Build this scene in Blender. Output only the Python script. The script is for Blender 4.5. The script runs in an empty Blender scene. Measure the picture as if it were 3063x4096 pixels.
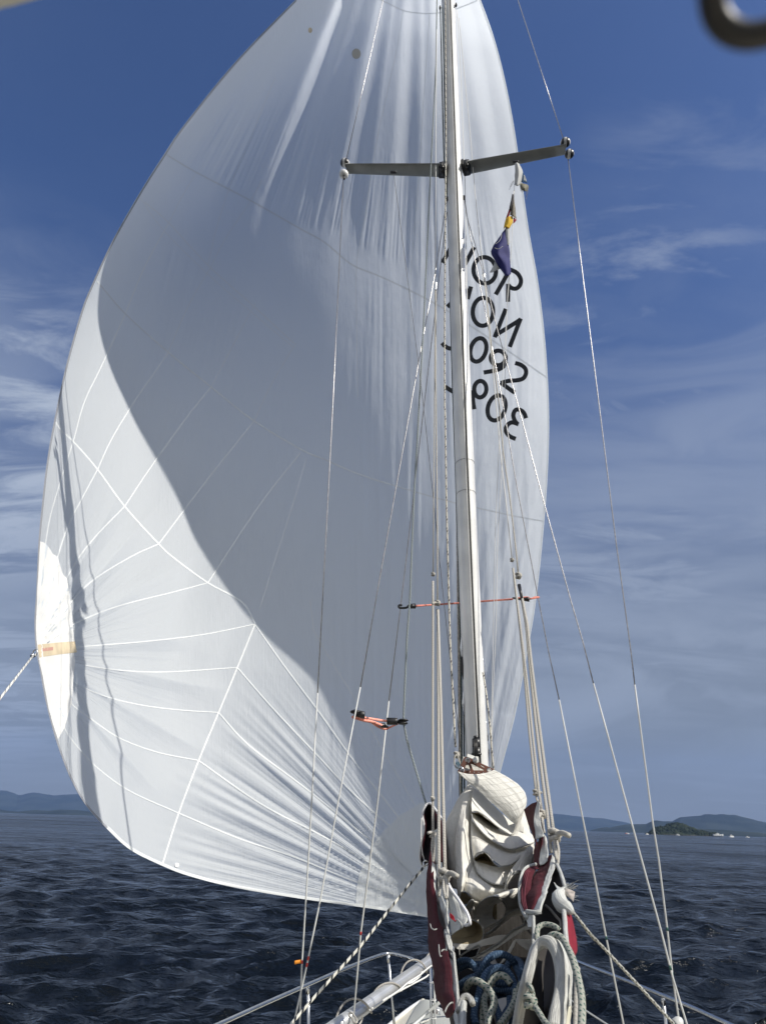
import bpy, bmesh, math, random
import numpy as np
from mathutils import Vector, Matrix, noise as mnoise
from mathutils.bvhtree import BVHTree

C = bpy.context.scene.collection
scene = bpy.context.scene
random.seed(7); RNG = np.random.RandomState(11)

# ------------------------------------------------------------------ camera
W0, H0, F0 = 3063.0, 4096.0, 2731.0        # photograph size and focal length in its pixels
CU, CV = W0/2, H0/2
CAMZ = 2.9                                  # eye height above the water
def camvec(u, v): return Vector((u-CU, CV-v, -F0))
_a, _b = camvec(0, 3249), camvec(3063, 3345)            # two points of the sea horizon
UPc = _b.cross(_a); UPc.normalize()
if UPc.y < 0: UPc = -UPc
_f = Vector((0, 0, -1)); FWc = (_f - UPc*_f.dot(UPc)).normalized()
RTc = FWc.cross(UPc).normalized()
# rows: world X, Y, Z axes expressed in camera space -> matrix camera->world
R = Matrix((RTc, FWc, UPc))
cam_d = bpy.data.cameras.new('camera'); cam = bpy.data.objects.new('camera', cam_d); C.objects.link(cam)
cam.matrix_world = Matrix.Translation((0, 0, CAMZ)) @ R.to_4x4()
cam_d.sensor_fit = 'VERTICAL'; cam_d.sensor_height = 36.0; cam_d.lens = F0/H0*36.0
cam_d.clip_start = 0.02; cam_d.clip_end = 90000
cam_d.dof.use_dof = True; cam_d.dof.focus_distance = 4.2; cam_d.dof.aperture_fstop = 11.0
scene.camera = cam

# ------------------------------------------------------------------ light
SUN_EL = math.radians(40.56)
SUN_AZ = math.radians(113.3)           # measured clockwise from the view direction (+Y)
to_sun = Vector((math.sin(SUN_AZ)*math.cos(SUN_EL), math.cos(SUN_AZ)*math.cos(SUN_EL), math.sin(SUN_EL)))
sd = bpy.data.lights.new('sun', 'SUN'); so = bpy.data.objects.new('sun', sd); C.objects.link(so)
sd.energy = 5.0; sd.angle = math.radians(0.55); sd.color = (1.0, 0.95, 0.86)
so.rotation_euler = to_sun.to_track_quat('Z', 'Y').to_euler(); so.location = (20, 0, 20)

world = bpy.data.worlds.new('World'); scene.world = world; world.use_nodes = True
nt = world.node_tree; nt.nodes.clear()
def N(nt, typ, **kw):
    n = nt.nodes.new(typ)
    for k, v in kw.items(): setattr(n, k, v)
    return n
L = nt.links.new
out = N(nt, 'ShaderNodeOutputWorld'); bg = N(nt, 'ShaderNodeBackground')
sky = N(nt, 'ShaderNodeTexSky', sky_type='NISHITA'); sky.sun_disc = False
sky.sun_elevation = SUN_EL; sky.sun_rotation = SUN_AZ
sky.air_density = 1.0; sky.dust_density = 1.2; sky.ozone_density = 1.6; sky.altitude = 0
bg.inputs['Strength'].default_value = 0.086
tc = N(nt, 'ShaderNodeTexCoord'); sep = N(nt, 'ShaderNodeSeparateXYZ'); L(tc.outputs['Generated'], sep.inputs[0])
def M(nt, op, a, b=None, c=None, clamp=False):
    n = nt.nodes.new('ShaderNodeMath'); n.operation = op; n.use_clamp = clamp
    for i, x in enumerate((a, b, c)):
        if x is None: continue
        if isinstance(x, (int, float)): n.inputs[i].default_value = x
        else: nt.links.new(x, n.inputs[i])
    return n.outputs[0]
# clouds lie on a flat layer high above: project the view direction onto it
zc = M(nt, 'MAXIMUM', sep.outputs[2], 0.02); zc = M(nt, 'ADD', zc, 0.10)
px = M(nt, 'DIVIDE', sep.outputs[0], zc); py = M(nt, 'DIVIDE', sep.outputs[1], zc)
cmb = N(nt, 'ShaderNodeCombineXYZ'); L(px, cmb.inputs[0]); L(py, cmb.inputs[1])
mp = N(nt, 'ShaderNodeMapping'); mp.inputs['Rotation'].default_value = (0, 0, math.radians(20)); mp.inputs['Scale'].default_value = (0.55, 1.5, 1); mp.inputs['Location'].default_value = (3.1, 1.7, 0)
L(cmb.outputs[0], mp.inputs[0])
n1 = N(nt, 'ShaderNodeTexNoise'); n1.inputs['Scale'].default_value = 1.15; n1.inputs['Detail'].default_value = 9; n1.inputs['Roughness'].default_value = 0.56; n1.inputs['Distortion'].default_value = 0.5
L(mp.outputs[0], n1.inputs['Vector'])
n2 = N(nt, 'ShaderNodeTexNoise'); n2.inputs['Scale'].default_value = 0.42; n2.inputs['Detail'].default_value = 3
L(cmb.outputs[0], n2.inputs['Vector'])
def ramp(nt, x, a, b, lo=0.0, hi=1.0):
    n = N(nt, 'ShaderNodeMapRange'); n.interpolation_type = 'SMOOTHSTEP'
    n.inputs[1].default_value = a; n.inputs[2].default_value = b; n.inputs[3].default_value = lo; n.inputs[4].default_value = hi
    nt.links.new(x, n.inputs[0]); return n.outputs[0]
def blob(u, v, r0, r1):
    d = (R @ camvec(u, v)).normalized(); vm = N(nt, 'ShaderNodeVectorMath', operation='DOT_PRODUCT'); vm.inputs[1].default_value = tuple(d); L(tc.outputs['Generated'], vm.inputs[0])
    return ramp(nt, vm.outputs['Value'], math.cos(math.radians(r1)), math.cos(math.radians(r0)))
n4 = N(nt, 'ShaderNodeTexNoise'); n4.inputs['Scale'].default_value = 2.6; n4.inputs['Detail'].default_value = 12; n4.inputs['Roughness'].default_value = 0.62; n4.inputs['Distortion'].default_value = 1.1; L(mp.outputs[0], n4.inputs['Vector'])
fib = ramp(nt, n1.outputs[0], 0.38, 0.68)
c2 = ramp(nt, n2.outputs[0], 0.34, 0.56)
cov = M(nt, 'MULTIPLY', M(nt, 'MULTIPLY', fib, c2), 0.42)
hi = ramp(nt, sep.outputs[2], 0.90, 0.66, 0.30, 1.0); cov = M(nt, 'MULTIPLY', cov, hi)
# cloud bank on the left, wisps on the right
bnk = M(nt, 'MAXIMUM', blob(-60, 1720, 4, 15), M(nt, 'MULTIPLY', blob(160, 1080, 0, 6), 0.55)); bnk = M(nt, 'MAXIMUM', bnk, M(nt, 'MULTIPLY', blob(-40, 2780, 1, 8), 0.7))
cov = M(nt, 'MAXIMUM', cov, M(nt, 'MULTIPLY', bnk, ramp(nt, n4.outputs[0], 0.36, 0.62, 0.0, 1.0)))
wsp = M(nt, 'MAXIMUM', blob(2560, 1240, 0, 12), M(nt, 'MULTIPLY', blob(2950, 700, 0, 13), 0.5)); wsp = M(nt, 'MAXIMUM', wsp, blob(2500, 2250, 2, 14))
cov = M(nt, 'MAXIMUM', cov, M(nt, 'MULTIPLY', M(nt, 'MULTIPLY', wsp, 0.42), ramp(nt, n4.outputs[0], 0.46, 0.66)))
# clearer blue at the upper left
cov = M(nt, 'MULTIPLY', cov, M(nt, 'SUBTRACT', 1.0, M(nt, 'MULTIPLY', blob(350, 500, 6, 16), 0.8)))
mp2 = N(nt, 'ShaderNodeMapping'); mp2.inputs['Scale'].default_value = (3.0, 3.0, 8.5); mp2.inputs['Rotation'].default_value = (0.10, 0.22, 0.3); L(tc.outputs['Generated'], mp2.inputs[0])
n3 = N(nt, 'ShaderNodeTexNoise'); n3.inputs['Scale'].default_value = 1.0; n3.inputs['Detail'].default_value = 7; n3.inputs['Distortion'].default_value = 1.3; L(mp2.outputs[0], n3.inputs['Vector'])
veil = M(nt, 'MULTIPLY', ramp(nt, n3.outputs[0], 0.38, 0.72), ramp(nt, sep.outputs[2], 0.74, 0.40, 0.0, 0.42))
cov = M(nt, 'MAXIMUM', cov, veil)
cov = M(nt, 'MULTIPLY', cov, ramp(nt, sep.outputs[2], 0.0, 0.16, 0.25, 1.0))
# thin grey bank near the horizon
low = ramp(nt, sep.outputs[2], 0.72, 0.0, 0.0, 0.94)
tint = N(nt, 'ShaderNodeMix', data_type='RGBA', blend_type='MULTIPLY'); tint.inputs[0].default_value = 1.0; tint.inputs[7].default_value = (0.56, 0.72, 1.06, 1)
L(sky.outputs[0], tint.inputs[6])
mix1 = N(nt, 'ShaderNodeMix', data_type='RGBA'); mix1.inputs[7].default_value = (2.35, 2.5, 2.5, 1)
L(low, mix1.inputs[0]); L(tint.outputs[2], mix1.inputs[6])
mix2 = N(nt, 'ShaderNodeMix', data_type='RGBA'); mix2.inputs[7].default_value = (4.3, 4.95, 6.1, 1)
L(cov, mix2.inputs[0]); L(mix1.outputs[2], mix2.inputs[6])
# unseen bright cloud added behind the camera to lift the fill light
beh = M(nt, 'MULTIPLY', ramp(nt, sep.outputs[1], 0.05, -0.55), ramp(nt, n2.outputs[0], 0.25, 0.6, 0.6, 1.0))
beh = M(nt, 'MULTIPLY', beh, ramp(nt, sep.outputs[2], -0.02, 0.05))
mix3 = N(nt, 'ShaderNodeMix', data_type='RGBA'); mix3.inputs[7].default_value = (7.6, 7.7, 7.8, 1); L(beh, mix3.inputs[0]); L(mix2.outputs[2], mix3.inputs[6])
L(mix3.outputs[2], bg.inputs[0]); L(bg.outputs[0], out.inputs[0])
scene.view_settings.view_transform = 'Standard'; scene.view_settings.look = 'None'
scene.view_settings.exposure = 0.22; scene.view_settings.gamma = 1.0
scene.cycles.max_bounces = 8; scene.cycles.transparent_max_bounces = 12
scene.cycles.volume_bounces = 0

# ------------------------------------------------------------------ pixel helpers: a pixel of the photograph + a distance ahead -> a point
def P(u, v, Y):
    d = R @ camvec(u, v)
    return Vector((d.x/d.y*Y, Y, CAMZ + d.z/d.y*Y))
def PZ(u, v, z):                            # ... + a height above the water
    d = R @ camvec(u, v); t = (z-CAMZ)/d.z
    return Vector((d.x*t, d.y*t, z))
def PD(u, v, dist):
    d = (R @ camvec(u, v)).normalized(); return Vector((0, 0, CAMZ)) + d*dist
def toward(p, d):                           # move a point towards the eye by d
    e = Vector((0, 0, CAMZ)); return p + (e-p).normalized()*d
def pxsize(p):                              # metres per photo pixel at a point
    q = R.transposed() @ (p-Vector((0, 0, CAMZ))); return -q.z/F0
FR = dict(S=(0,0,1), A=(1600,2950,1.9306), B=(1650,900,2.3283), C=(1300,480,1.5752), D=(0,2300,2.0117), E=(800,3600,1.654),
          F=(2200,3100,1.9166), G=(1700,3000,3.308), H=(1700,3500,2.3629), I=(2000,620,4.425), J=(1350,2750,4.135),
          K=(1550,2250,2.5446), L=(1700,0,2.767), N=(1750,2400,3.16), P1=(1300,700,2.3629), P3=(1200,2300,2.3629),
          P6=(1100,0,2.3629), P7=(1150,3100,2.2214), Q1=(0,500,1.1062), Q2=(200,2400,1.0671), Q5=(1550,3800,5.5133), Q6=(2500,3250,2.9378))
def fr(f, x, y):
    a = FR[f]; return a[0]+x/a[2], a[1]+y/a[2]
REM = [None]
def FP(f, x, y, Y):
    u, v = fr(f, x, y)
    if REM[0]: Y = REM[0](u, v, Y)
    return P(u, v, Y)
def sstep(x, a, b): t = min(1, max(0, (x-a)/(b-a))); return t*t*(3-2*t)

# ------------------------------------------------------------------ materials
def mat(name, col, rough=0.6, metal=0.0, bump=None, vary=0.0, vscale=3.0, spec=0.5, transl=0.0, coords='Object', thin=0.0):
    m = bpy.data.materials.new(name); m.use_nodes = True; t = m.node_tree; p = t.nodes['Principled BSDF']
    p.inputs['Base Color'].default_value = (*col, 1); p.inputs['Roughness'].default_value = rough
    p.inputs['Metallic'].default_value = metal; p.inputs['Specular IOR Level'].default_value = spec
    co = N(t, 'ShaderNodeTexCoord')
    if vary:
        nz = N(t, 'ShaderNodeTexNoise'); nz.inputs['Scale'].default_value = vscale; nz.inputs['Detail'].default_value = 6
        t.links.new(co.outputs[coords], nz.inputs['Vector'])
        f = ramp(t, nz.outputs[0], 0.3, 0.7, 1-vary, 1+vary*0.6)
        mx = N(t, 'ShaderNodeMix', data_type='RGBA', blend_type='MULTIPLY'); mx.inputs[0].default_value = 1
        mx.inputs[6].default_value = (*col, 1)
        cb = N(t, 'ShaderNodeCombineColor'); [t.links.new(f, cb.inputs[i]) for i in range(3)]
        t.links.new(cb.outputs[0], mx.inputs[7]); t.links.new(mx.outputs[2], p.inputs['Base Color'])
    if bump:
        for k, (sc, st, di) in enumerate(bump if isinstance(bump, list) else [bump]):
            nz = N(t, 'ShaderNodeTexNoise'); nz.inputs['Scale'].default_value = sc; nz.inputs['Detail'].default_value = 5
            t.links.new(co.outputs[coords], nz.inputs['Vector'])
            b = N(t, 'ShaderNodeBump'); b.inputs['Strength'].default_value = st; b.inputs['Distance'].default_value = di
            t.links.new(nz.outputs[0], b.inputs['Height'])
            if k: t.links.new(last.outputs[0], b.inputs['Normal'])
            last = b
        t.links.new(last.outputs[0], p.inputs['Normal'])
    if transl:
        tr = N(t, 'ShaderNodeBsdfTranslucent'); tr.inputs[0].default_value = (*[min(1, c*1.05) for c in col], 1)
        ms = N(t, 'ShaderNodeMixShader'); ms.inputs[0].default_value = transl
        o = t.nodes['Material Output']; t.links.new(p.outputs[0], ms.inputs[1]); t.links.new(tr.outputs[0], ms.inputs[2]); t.links.new(ms.outputs[0], o.inputs[0])
        if bump: t.links.new(last.outputs[0], tr.inputs['Normal'])
    if thin:
        o = t.nodes['Material Output']; src = o.inputs['Surface'].links[0].from_socket; tp = N(t, 'ShaderNodeBsdfTransparent'); m3 = N(t, 'ShaderNodeMixShader'); m3.inputs[0].default_value = thin
        t.links.new(src, m3.inputs[1]); t.links.new(tp.outputs[0], m3.inputs[2]); t.links.new(m3.outputs[0], o.inputs[0])
    return m
def rope_mat(name, c1, c2, pitch=0.02, turns=1, frac=0.5, braid=0.0035, rough=0.8, strands=8, w2=None):
    """braided line: UV.x runs round, UV.y runs along in metres"""
    m = bpy.data.materials.new(name); m.use_nodes = True; t = m.node_tree; p = t.nodes['Principled BSDF']
    p.inputs['Roughness'].default_value = rough; p.inputs['Specular IOR Level'].default_value = 0.25
    uv = N(t, 'ShaderNodeUVMap'); s = N(t, 'ShaderNodeSeparateXYZ'); t.links.new(uv.outputs[0], s.inputs[0])
    ux, uy = s.outputs[0], s.outputs[1]
    a = M(t, 'FRACT', M(t, 'ADD', M(t, 'MULTIPLY', uy, 1/pitch), M(t, 'MULTIPLY', ux, turns)))
    f = M(t, 'LESS_THAN', a, frac)
    if w2:                                   # tracer flecks only
        b = M(t, 'FRACT', M(t, 'SUBTRACT', M(t, 'MULTIPLY', uy, 1/w2), M(t, 'MULTIPLY', ux, 2)))
        f = M(t, 'MULTIPLY', f, M(t, 'LESS_THAN', b, 0.5))
    mx = N(t, 'ShaderNodeMix', data_type='RGBA'); mx.inputs[6].default_value = (*c1, 1); mx.inputs[7].default_value = (*c2, 1)
    t.links.new(f, mx.inputs[0]); t.links.new(mx.outputs[2], p.inputs['Base Color'])
    d1 = M(t, 'SINE', M(t, 'MULTIPLY', M(t, 'ADD', M(t, 'MULTIPLY', uy, 1/braid), M(t, 'MULTIPLY', ux, strands)), 6.283))
    d2 = M(t, 'SINE', M(t, 'MULTIPLY', M(t, 'SUBTRACT', M(t, 'MULTIPLY', uy, 1/braid), M(t, 'MULTIPLY', ux, strands)), 6.283))
    b = N(t, 'ShaderNodeBump'); b.inputs['Strength'].default_value = 0.7; b.inputs['Distance'].default_value = 0.0012
    t.links.new(M(t, 'ADD', M(t, 'ABSOLUTE', d1), M(t, 'ABSOLUTE', d2)), b.inputs['Height']); t.links.new(b.outputs[0], p.inputs['Normal'])
    return m

# ------------------------------------------------------------------ object helpers
def tag(o, label=None, cat=None, group=None, kind=None):
    if label: o['label'] = label
    if cat: o['category'] = cat
    if group: o['group'] = group
    if kind: o['kind'] = kind
    return o
def thing(name, loc, label, cat, group=None, kind=None):
    o = bpy.data.objects.new(name, None); o.empty_display_size = 0.1; C.objects.link(o); o.location = loc
    return tag(o, label, cat, group, kind)
def wloc(o):
    v = Vector((0, 0, 0))
    while o is not None: v = v + Vector(o.location); o = o.parent
    return v
def mesh(name, verts, faces, m, parent=None, smooth=True, uvs=None, origin=None):
    V = np.asarray([tuple(v) for v in verts] if not isinstance(verts, np.ndarray) else verts, dtype=float)
    if origin is None: origin = V.mean(axis=0)
    origin = Vector(origin)
    me = bpy.data.meshes.new(name)
    o = bpy.data.objects.new(name, me); C.objects.link(o)
    base = wloc(parent) if parent is not None else Vector((0, 0, 0))
    o.location = origin-base
    if parent is not None: o.parent = parent
    me.from_pydata((V-np.array(origin)).tolist(), [], [tuple(int(i) for i in f) for f in faces])
    if smooth: me.polygons.foreach_set('use_smooth', [True]*len(me.polygons))
    if uvs is not None:
        l = me.uv_layers.new(name='UVMap'); vi = np.empty(len(me.loops), dtype=np.int32); me.loops.foreach_get('vertex_index', vi)
        l.data.foreach_set('uv', np.asarray(uvs, dtype=np.float32)[vi].ravel())
    if m is not None: me.materials.append(m)
    me.update(); return o
def crspline(pts, n, tens=0.5):
    """Catmull-Rom through pts (k x d), n samples per segment"""
    p = np.asarray(pts, float)
    if len(p) < 3 or n <= 1: 
        if n <= 1: return p
        t = np.linspace(0, 1, n*(len(p)-1)+1)[:, None]; return p[0]*(1-t)+p[-1]*t
    q = np.vstack([2*p[0]-p[1], p, 2*p[-1]-p[-2]]); o = []
    for i in range(len(p)-1):
        a, b, c, d = q[i:i+4]; t = np.linspace(0, 1, n, endpoint=False)[:, None]
        m0 = (c-a)*tens; m1 = (d-b)*tens; o.append(b+m0*t+(3*(c-b)-2*m0-m1)*t*t+(2*(b-c)+m0+m1)*t**3)
    o.append(p[-1:]); return np.vstack(o)
class Geo:
    """collects shapes into one mesh"""
    def __init__(s): s.v = []; s.f = []; s.uv = []
    def add(s, v, f, uv=None):
        b = len(s.v); s.v += [tuple(x) for x in v]; s.f += [tuple(i+b for i in q) for q in f]
        s.uv += [tuple(x) for x in uv] if uv is not None else [(0, 0)]*len(v)
    def tube(s, pts, r, seg=10, n=6, smooth=True, caps=True, closed=False):
        p = crspline([tuple(x) for x in pts], n if (smooth and len(pts) > 2) else 1)
        k = len(p)
        if np.isscalar(r): rr = np.full(k, r)
        else: rr = np.interp(np.linspace(0, 1, k), np.linspace(0, 1, len(r)), r)
        t = np.gradient(p, axis=0); t /= (np.linalg.norm(t, axis=1)[:, None]+1e-12)
        a = Vector(t[0]).orthogonal().normalized(); al = np.array(a); vs = []; uv = []; acc = 0.0
        for i in range(k):
            al = al-t[i]*al.dot(t[i]); al /= np.linalg.norm(al); bl = np.cross(t[i], al)
            if i: acc += np.linalg.norm(p[i]-p[i-1])
            for j in range(seg+1):
                an = 2*math.pi*j/seg; vs.append(p[i]+rr[i]*(math.cos(an)*al+math.sin(an)*bl)); uv.append((j/seg, acc))
        fs = [(i*(seg+1)+j, i*(seg+1)+j+1, (i+1)*(seg+1)+j+1, (i+1)*(seg+1)+j) for i in range(k-1) for j in range(seg)]
        if caps: fs += [tuple(range(seg-1, -1, -1)), tuple((k-1)*(seg+1)+j for j in range(seg))]
        s.add(vs, fs, uv); return s
    def box(s, c, ax, bev=0.0):
        """c centre, ax three half-axis vectors"""
        c = Vector(c); x, y, z = [Vector(a) for a in ax]; k = 1-bev
        vs = []; 
        for sz in (-1, 1):
            for (a, b) in ((-k, -1), (k, -1), (1, -k), (1, k), (k, 1), (-k, 1), (-1, k), (-1, -k)): vs.append(c+x*a+y*b+z*sz)
        fs = [tuple(range(7, -1, -1)), tuple(range(8, 16))]+[(i, (i+1) % 8, 8+(i+1) % 8, 8+i) for i in range(8)]
        s.add(vs, fs); return s
    def ball(s, c, r, n=12, sq=(1, 1, 1)):
        vs = []; fs = []
        for i in range(n+1):
            th = math.pi*i/n
            for j in range(2*n): ph = math.pi*j/n; vs.append((c[0]+r*sq[0]*math.sin(th)*math.cos(ph), c[1]+r*sq[1]*math.sin(th)*math.sin(ph), c[2]+r*sq[2]*math.cos(th)))
        for i in range(n):
            for j in range(2*n): fs.append((i*2*n+j, (i+1)*2*n+j, (i+1)*2*n+(j+1) % (2*n), i*2*n+(j+1) % (2*n)))
        s.add(vs, fs); return s
    def ring(s, c, axis, R_, r, seg=18, sec=8, arc=1.0, start=0.0, sy=1.0, up=None):
        c = Vector(c); a = Vector(axis).normalized(); x = (Vector(up)-a*Vector(up).dot(a)).normalized() if up else a.orthogonal().normalized(); y = a.cross(x)
        pts = [c+x*R_*math.cos(start+2*math.pi*arc*i/seg)+y*R_*sy*math.sin(start+2*math.pi*arc*i/seg) for i in range(seg+1)]
        return s.tube(pts, r, sec, 1, caps=arc < 1)
    def build(s, name, m, parent=None, smooth=True, origin=None): return mesh(name, s.v, s.f, m, parent, smooth, s.uv, origin)
def sheet(name, f, rows, m, parent=None, th=0.004, n=(6, 6), nz=0.0, nsc=9.0, uvs=True, tens=0.42):
    """lofted cloth: rows of (x, y, Y) in a picture frame, smoothed both ways, given a real thickness"""
    g = [[tuple(FP(f, *p)) for p in r] for r in rows]
    g = np.array([crspline(r, n[0], tens) for r in g])
    g = np.array([crspline(g[:, j], n[1], tens) for j in range(g.shape[1])]).transpose(1, 0, 2)
    a, b = g.shape[:2]; V = g.reshape(-1, 3).copy()
    if nz:
        for i in range(len(V)):
            p = Vector(V[i])*nsc; w = mnoise.noise_vector(p)+0.5*mnoise.noise_vector(p*2.3); V[i] += np.array(w)*nz
    fs = [(i*b+j, i*b+j+1, (i+1)*b+j+1, (i+1)*b+j) for i in range(a-1) for j in range(b-1)]
    du = np.linalg.norm(np.diff(g, axis=1), axis=2).mean(0).cumsum(); dv = np.linalg.norm(np.diff(g, axis=0), axis=2).mean(1).cumsum()
    du = np.concatenate([[0], du]); dv = np.concatenate([[0], dv])
    uv = [(du[j], dv[i]) for i in range(a) for j in range(b)]
    o = mesh(name, V, fs, m, parent, True, uv)
    if th:
        md = o.modifiers.new('thickness', 'SOLIDIFY'); md.thickness = th; md.offset = 0
    return o
def line(f, pts, Y0, Y1):
    """points of a taut line; distance runs from Y0 to Y1 along it"""
    q = [fr(f, *p) for p in pts]; q = [(a, b) for a, b in q]
    d = np.cumsum([0]+[math.hypot(q[i+1][0]-q[i][0], q[i+1][1]-q[i][1]) for i in range(len(q)-1)]); d /= d[-1]
    # interpolate 1/Y so that a straight picture line is a straight line in space
    return [P(a, b, 1/((1-k)/Y0+k/Y1)) for (a, b), k in zip(q, d)]
def wr(px, p): return pxsize(p)*px/2

# ================================================================== SEA
def make_water():
    th0 = math.radians(62)
    angs = np.concatenate([np.linspace(-math.pi, -th0, 60, endpoint=False), np.linspace(-th0, th0, 620), np.linspace(th0, math.pi, 61)[1:]])
    rad = np.concatenate([[0.0], 3.0*np.exp(np.arange(0, 1000)*0.0065), 2000*np.exp(np.linspace(0.06, 3.4, 40))])
    A, Rr = np.meshgrid(angs, rad); X = Rr*np.sin(A); Y = Rr*np.cos(A)
    Z = np.zeros_like(X); DX = np.zeros_like(X); DY = np.zeros_like(X)
    rs = np.random.RandomState(4)
    for i in range(130):
        lam = 0.22*(22.0 if i < 10 else 13.0)**rs.uniform(0.0, 1.0); k = 2*math.pi/lam
        th = math.radians(-68)+rs.normal(0, 0.62)                    # running mostly from right to left and away
        amp = 0.0092*lam**0.62*rs.uniform(0.4, 1.3)
        if lam > 2.5: amp *= 0.8
        ph = k*(X*math.cos(th)+Y*math.sin(th))+rs.uniform(0, 6.28)
        vis = np.clip((lam/(Rr*0.0075+1e-3)-2.2)/3.0, 0, 1)            # a wave is only built where the mesh is fine enough for it
        s = np.sin(ph); Z += amp*vis*s; DX -= 0.95*amp*vis*np.cos(ph)*math.cos(th)*-1; DY -= 0.95*amp*vis*np.cos(ph)*math.sin(th)*-1
    Z = Z-0.03
    V = np.stack([X+DX, Y+DY, Z], -1).reshape(-1, 3); n = len(angs); k = len(rad)
    i = np.arange(k-1)[:, None]*n; j = np.arange(n-1)[None, :]
    q = np.stack([i+j, i+j+1, i+n+j+1, i+n+j], -1).reshape(-1, 4)
    me = bpy.data.meshes.new('water'); me.vertices.add(len(V)); me.vertices.foreach_set('co', V.ravel())
    me.loops.add(q.size); me.loops.foreach_set('vertex_index', q.ravel().astype(np.int32))
    me.polygons.add(len(q)); me.polygons.foreach_set('loop_start', np.arange(0, q.size, 4, dtype=np.int32)); me.polygons.foreach_set('loop_total', np.full(len(q), 4, dtype=np.int32))
    me.polygons.foreach_set('use_smooth', [True]*len(q)); me.update(); me.validate()
    o = bpy.data.objects.new('water', me); C.objects.link(o); o['kind'] = 'structure'; o['label'] = 'choppy dark blue open sea'
    m = bpy.data.materials.new('sea'); m.use_nodes = True; t = m.node_tree; p = t.nodes['Principled BSDF']
    p.inputs['Base Color'].default_value = (0.004, 0.006, 0.009, 1); p.inputs['Roughness'].default_value = 0.11; p.inputs['IOR'].default_value = 1.333; p.inputs['Specular IOR Level'].default_value = 0.17
    g = N(t, 'ShaderNodeNewGeometry'); mpn = N(t, 'ShaderNodeMapping'); mpn.inputs['Scale'].default_value = (0.62, 1.0, 1.0); mpn.inputs['Rotation'].default_value = (0, 0, math.radians(12)); t.links.new(g.outputs['Position'], mpn.inputs[0])
    prev = None
    for sc, st, d in ((0.22, 0.7, 1.1), (0.8, 1.0, 0.4), (2.6, 1.0, 0.16), (8.5, 1.0, 0.055), (30, 0.7, 0.010)):
        nz = N(t, 'ShaderNodeTexNoise'); nz.inputs['Scale'].default_value = sc; nz.inputs['Detail'].default_value = 3; nz.inputs['Roughness'].default_value = 0.5; nz.inputs['Distortion'].default_value = 0.4
        t.links.new(mpn.outputs[0], nz.inputs['Vector']); b = N(t, 'ShaderNodeBump'); b.inputs['Strength'].default_value = st; b.inputs['Distance'].default_value = d
        t.links.new(nz.outputs[0], b.inputs['Height'])
        if prev: t.links.new(prev.outputs[0], b.inputs['Normal'])
        prev = b
    t.links.new(prev.outputs[0], p.inputs['Normal']); me.materials.append(m)
    acc = None
    for sc_, w_ in (((0.006, 0.011, 1.0), 0.5), ((0.05, 0.13, 1.0), 0.3), ((0.5, 1.1, 1.0), 0.2)):      # gust patches of several sizes
        mq = N(t, 'ShaderNodeMapping'); mq.inputs['Scale'].default_value = sc_; mq.inputs['Rotation'].default_value = (0, 0, 0.15); t.links.new(g.outputs['Position'], mq.inputs[0])
        gz = N(t, 'ShaderNodeTexNoise'); gz.inputs['Scale'].default_value = 1; gz.inputs['Detail'].default_value = 7; gz.inputs['Roughness'].default_value = 0.72; t.links.new(mq.outputs[0], gz.inputs['Vector'])
        x_ = M(t, 'MULTIPLY', gz.outputs[0], w_); acc = x_ if acc is None else M(t, 'ADD', acc, x_)
    t.links.new(ramp(t, acc, 0.42, 0.58, 0.05, 0.28), p.inputs['Roughness']); t.links.new(ramp(t, acc, 0.42, 0.58, 0.26, 0.06), p.inputs['Specular IOR Level'])
make_water()

# ================================================================== LAND
def land_mat(name, c1, c2, sc):
    m = mat(name, c1, 0.95, spec=0.1); t = m.node_tree; p = t.nodes['Principled BSDF']; g = N(t, 'ShaderNodeNewGeometry')
    nz = N(t, 'ShaderNodeTexNoise'); nz.inputs['Scale'].default_value = sc; nz.inputs['Detail'].default_value = 8; t.links.new(g.outputs['Position'], nz.inputs['Vector'])
    mx = N(t, 'ShaderNodeMix', data_type='RGBA'); mx.inputs[6].default_value = (*c1, 1); mx.inputs[7].default_value = (*c2, 1)
    t.links.new(ramp(t, nz.outputs[0], 0.38, 0.62), mx.inputs[0]); t.links.new(mx.outputs[2], p.inputs['Base Color']); return m
m_hill = land_mat('forested_slope', (0.016, 0.024, 0.022), (0.030, 0.040, 0.036), 0.004)
m_isle = land_mat('island_wood', (0.012, 0.019, 0.013), (0.028, 0.037, 0.024), 0.06)
m_rock = land_mat('shore_rock', (0.09, 0.085, 0.08), (0.04, 0.04, 0.038), 0.08)
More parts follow.
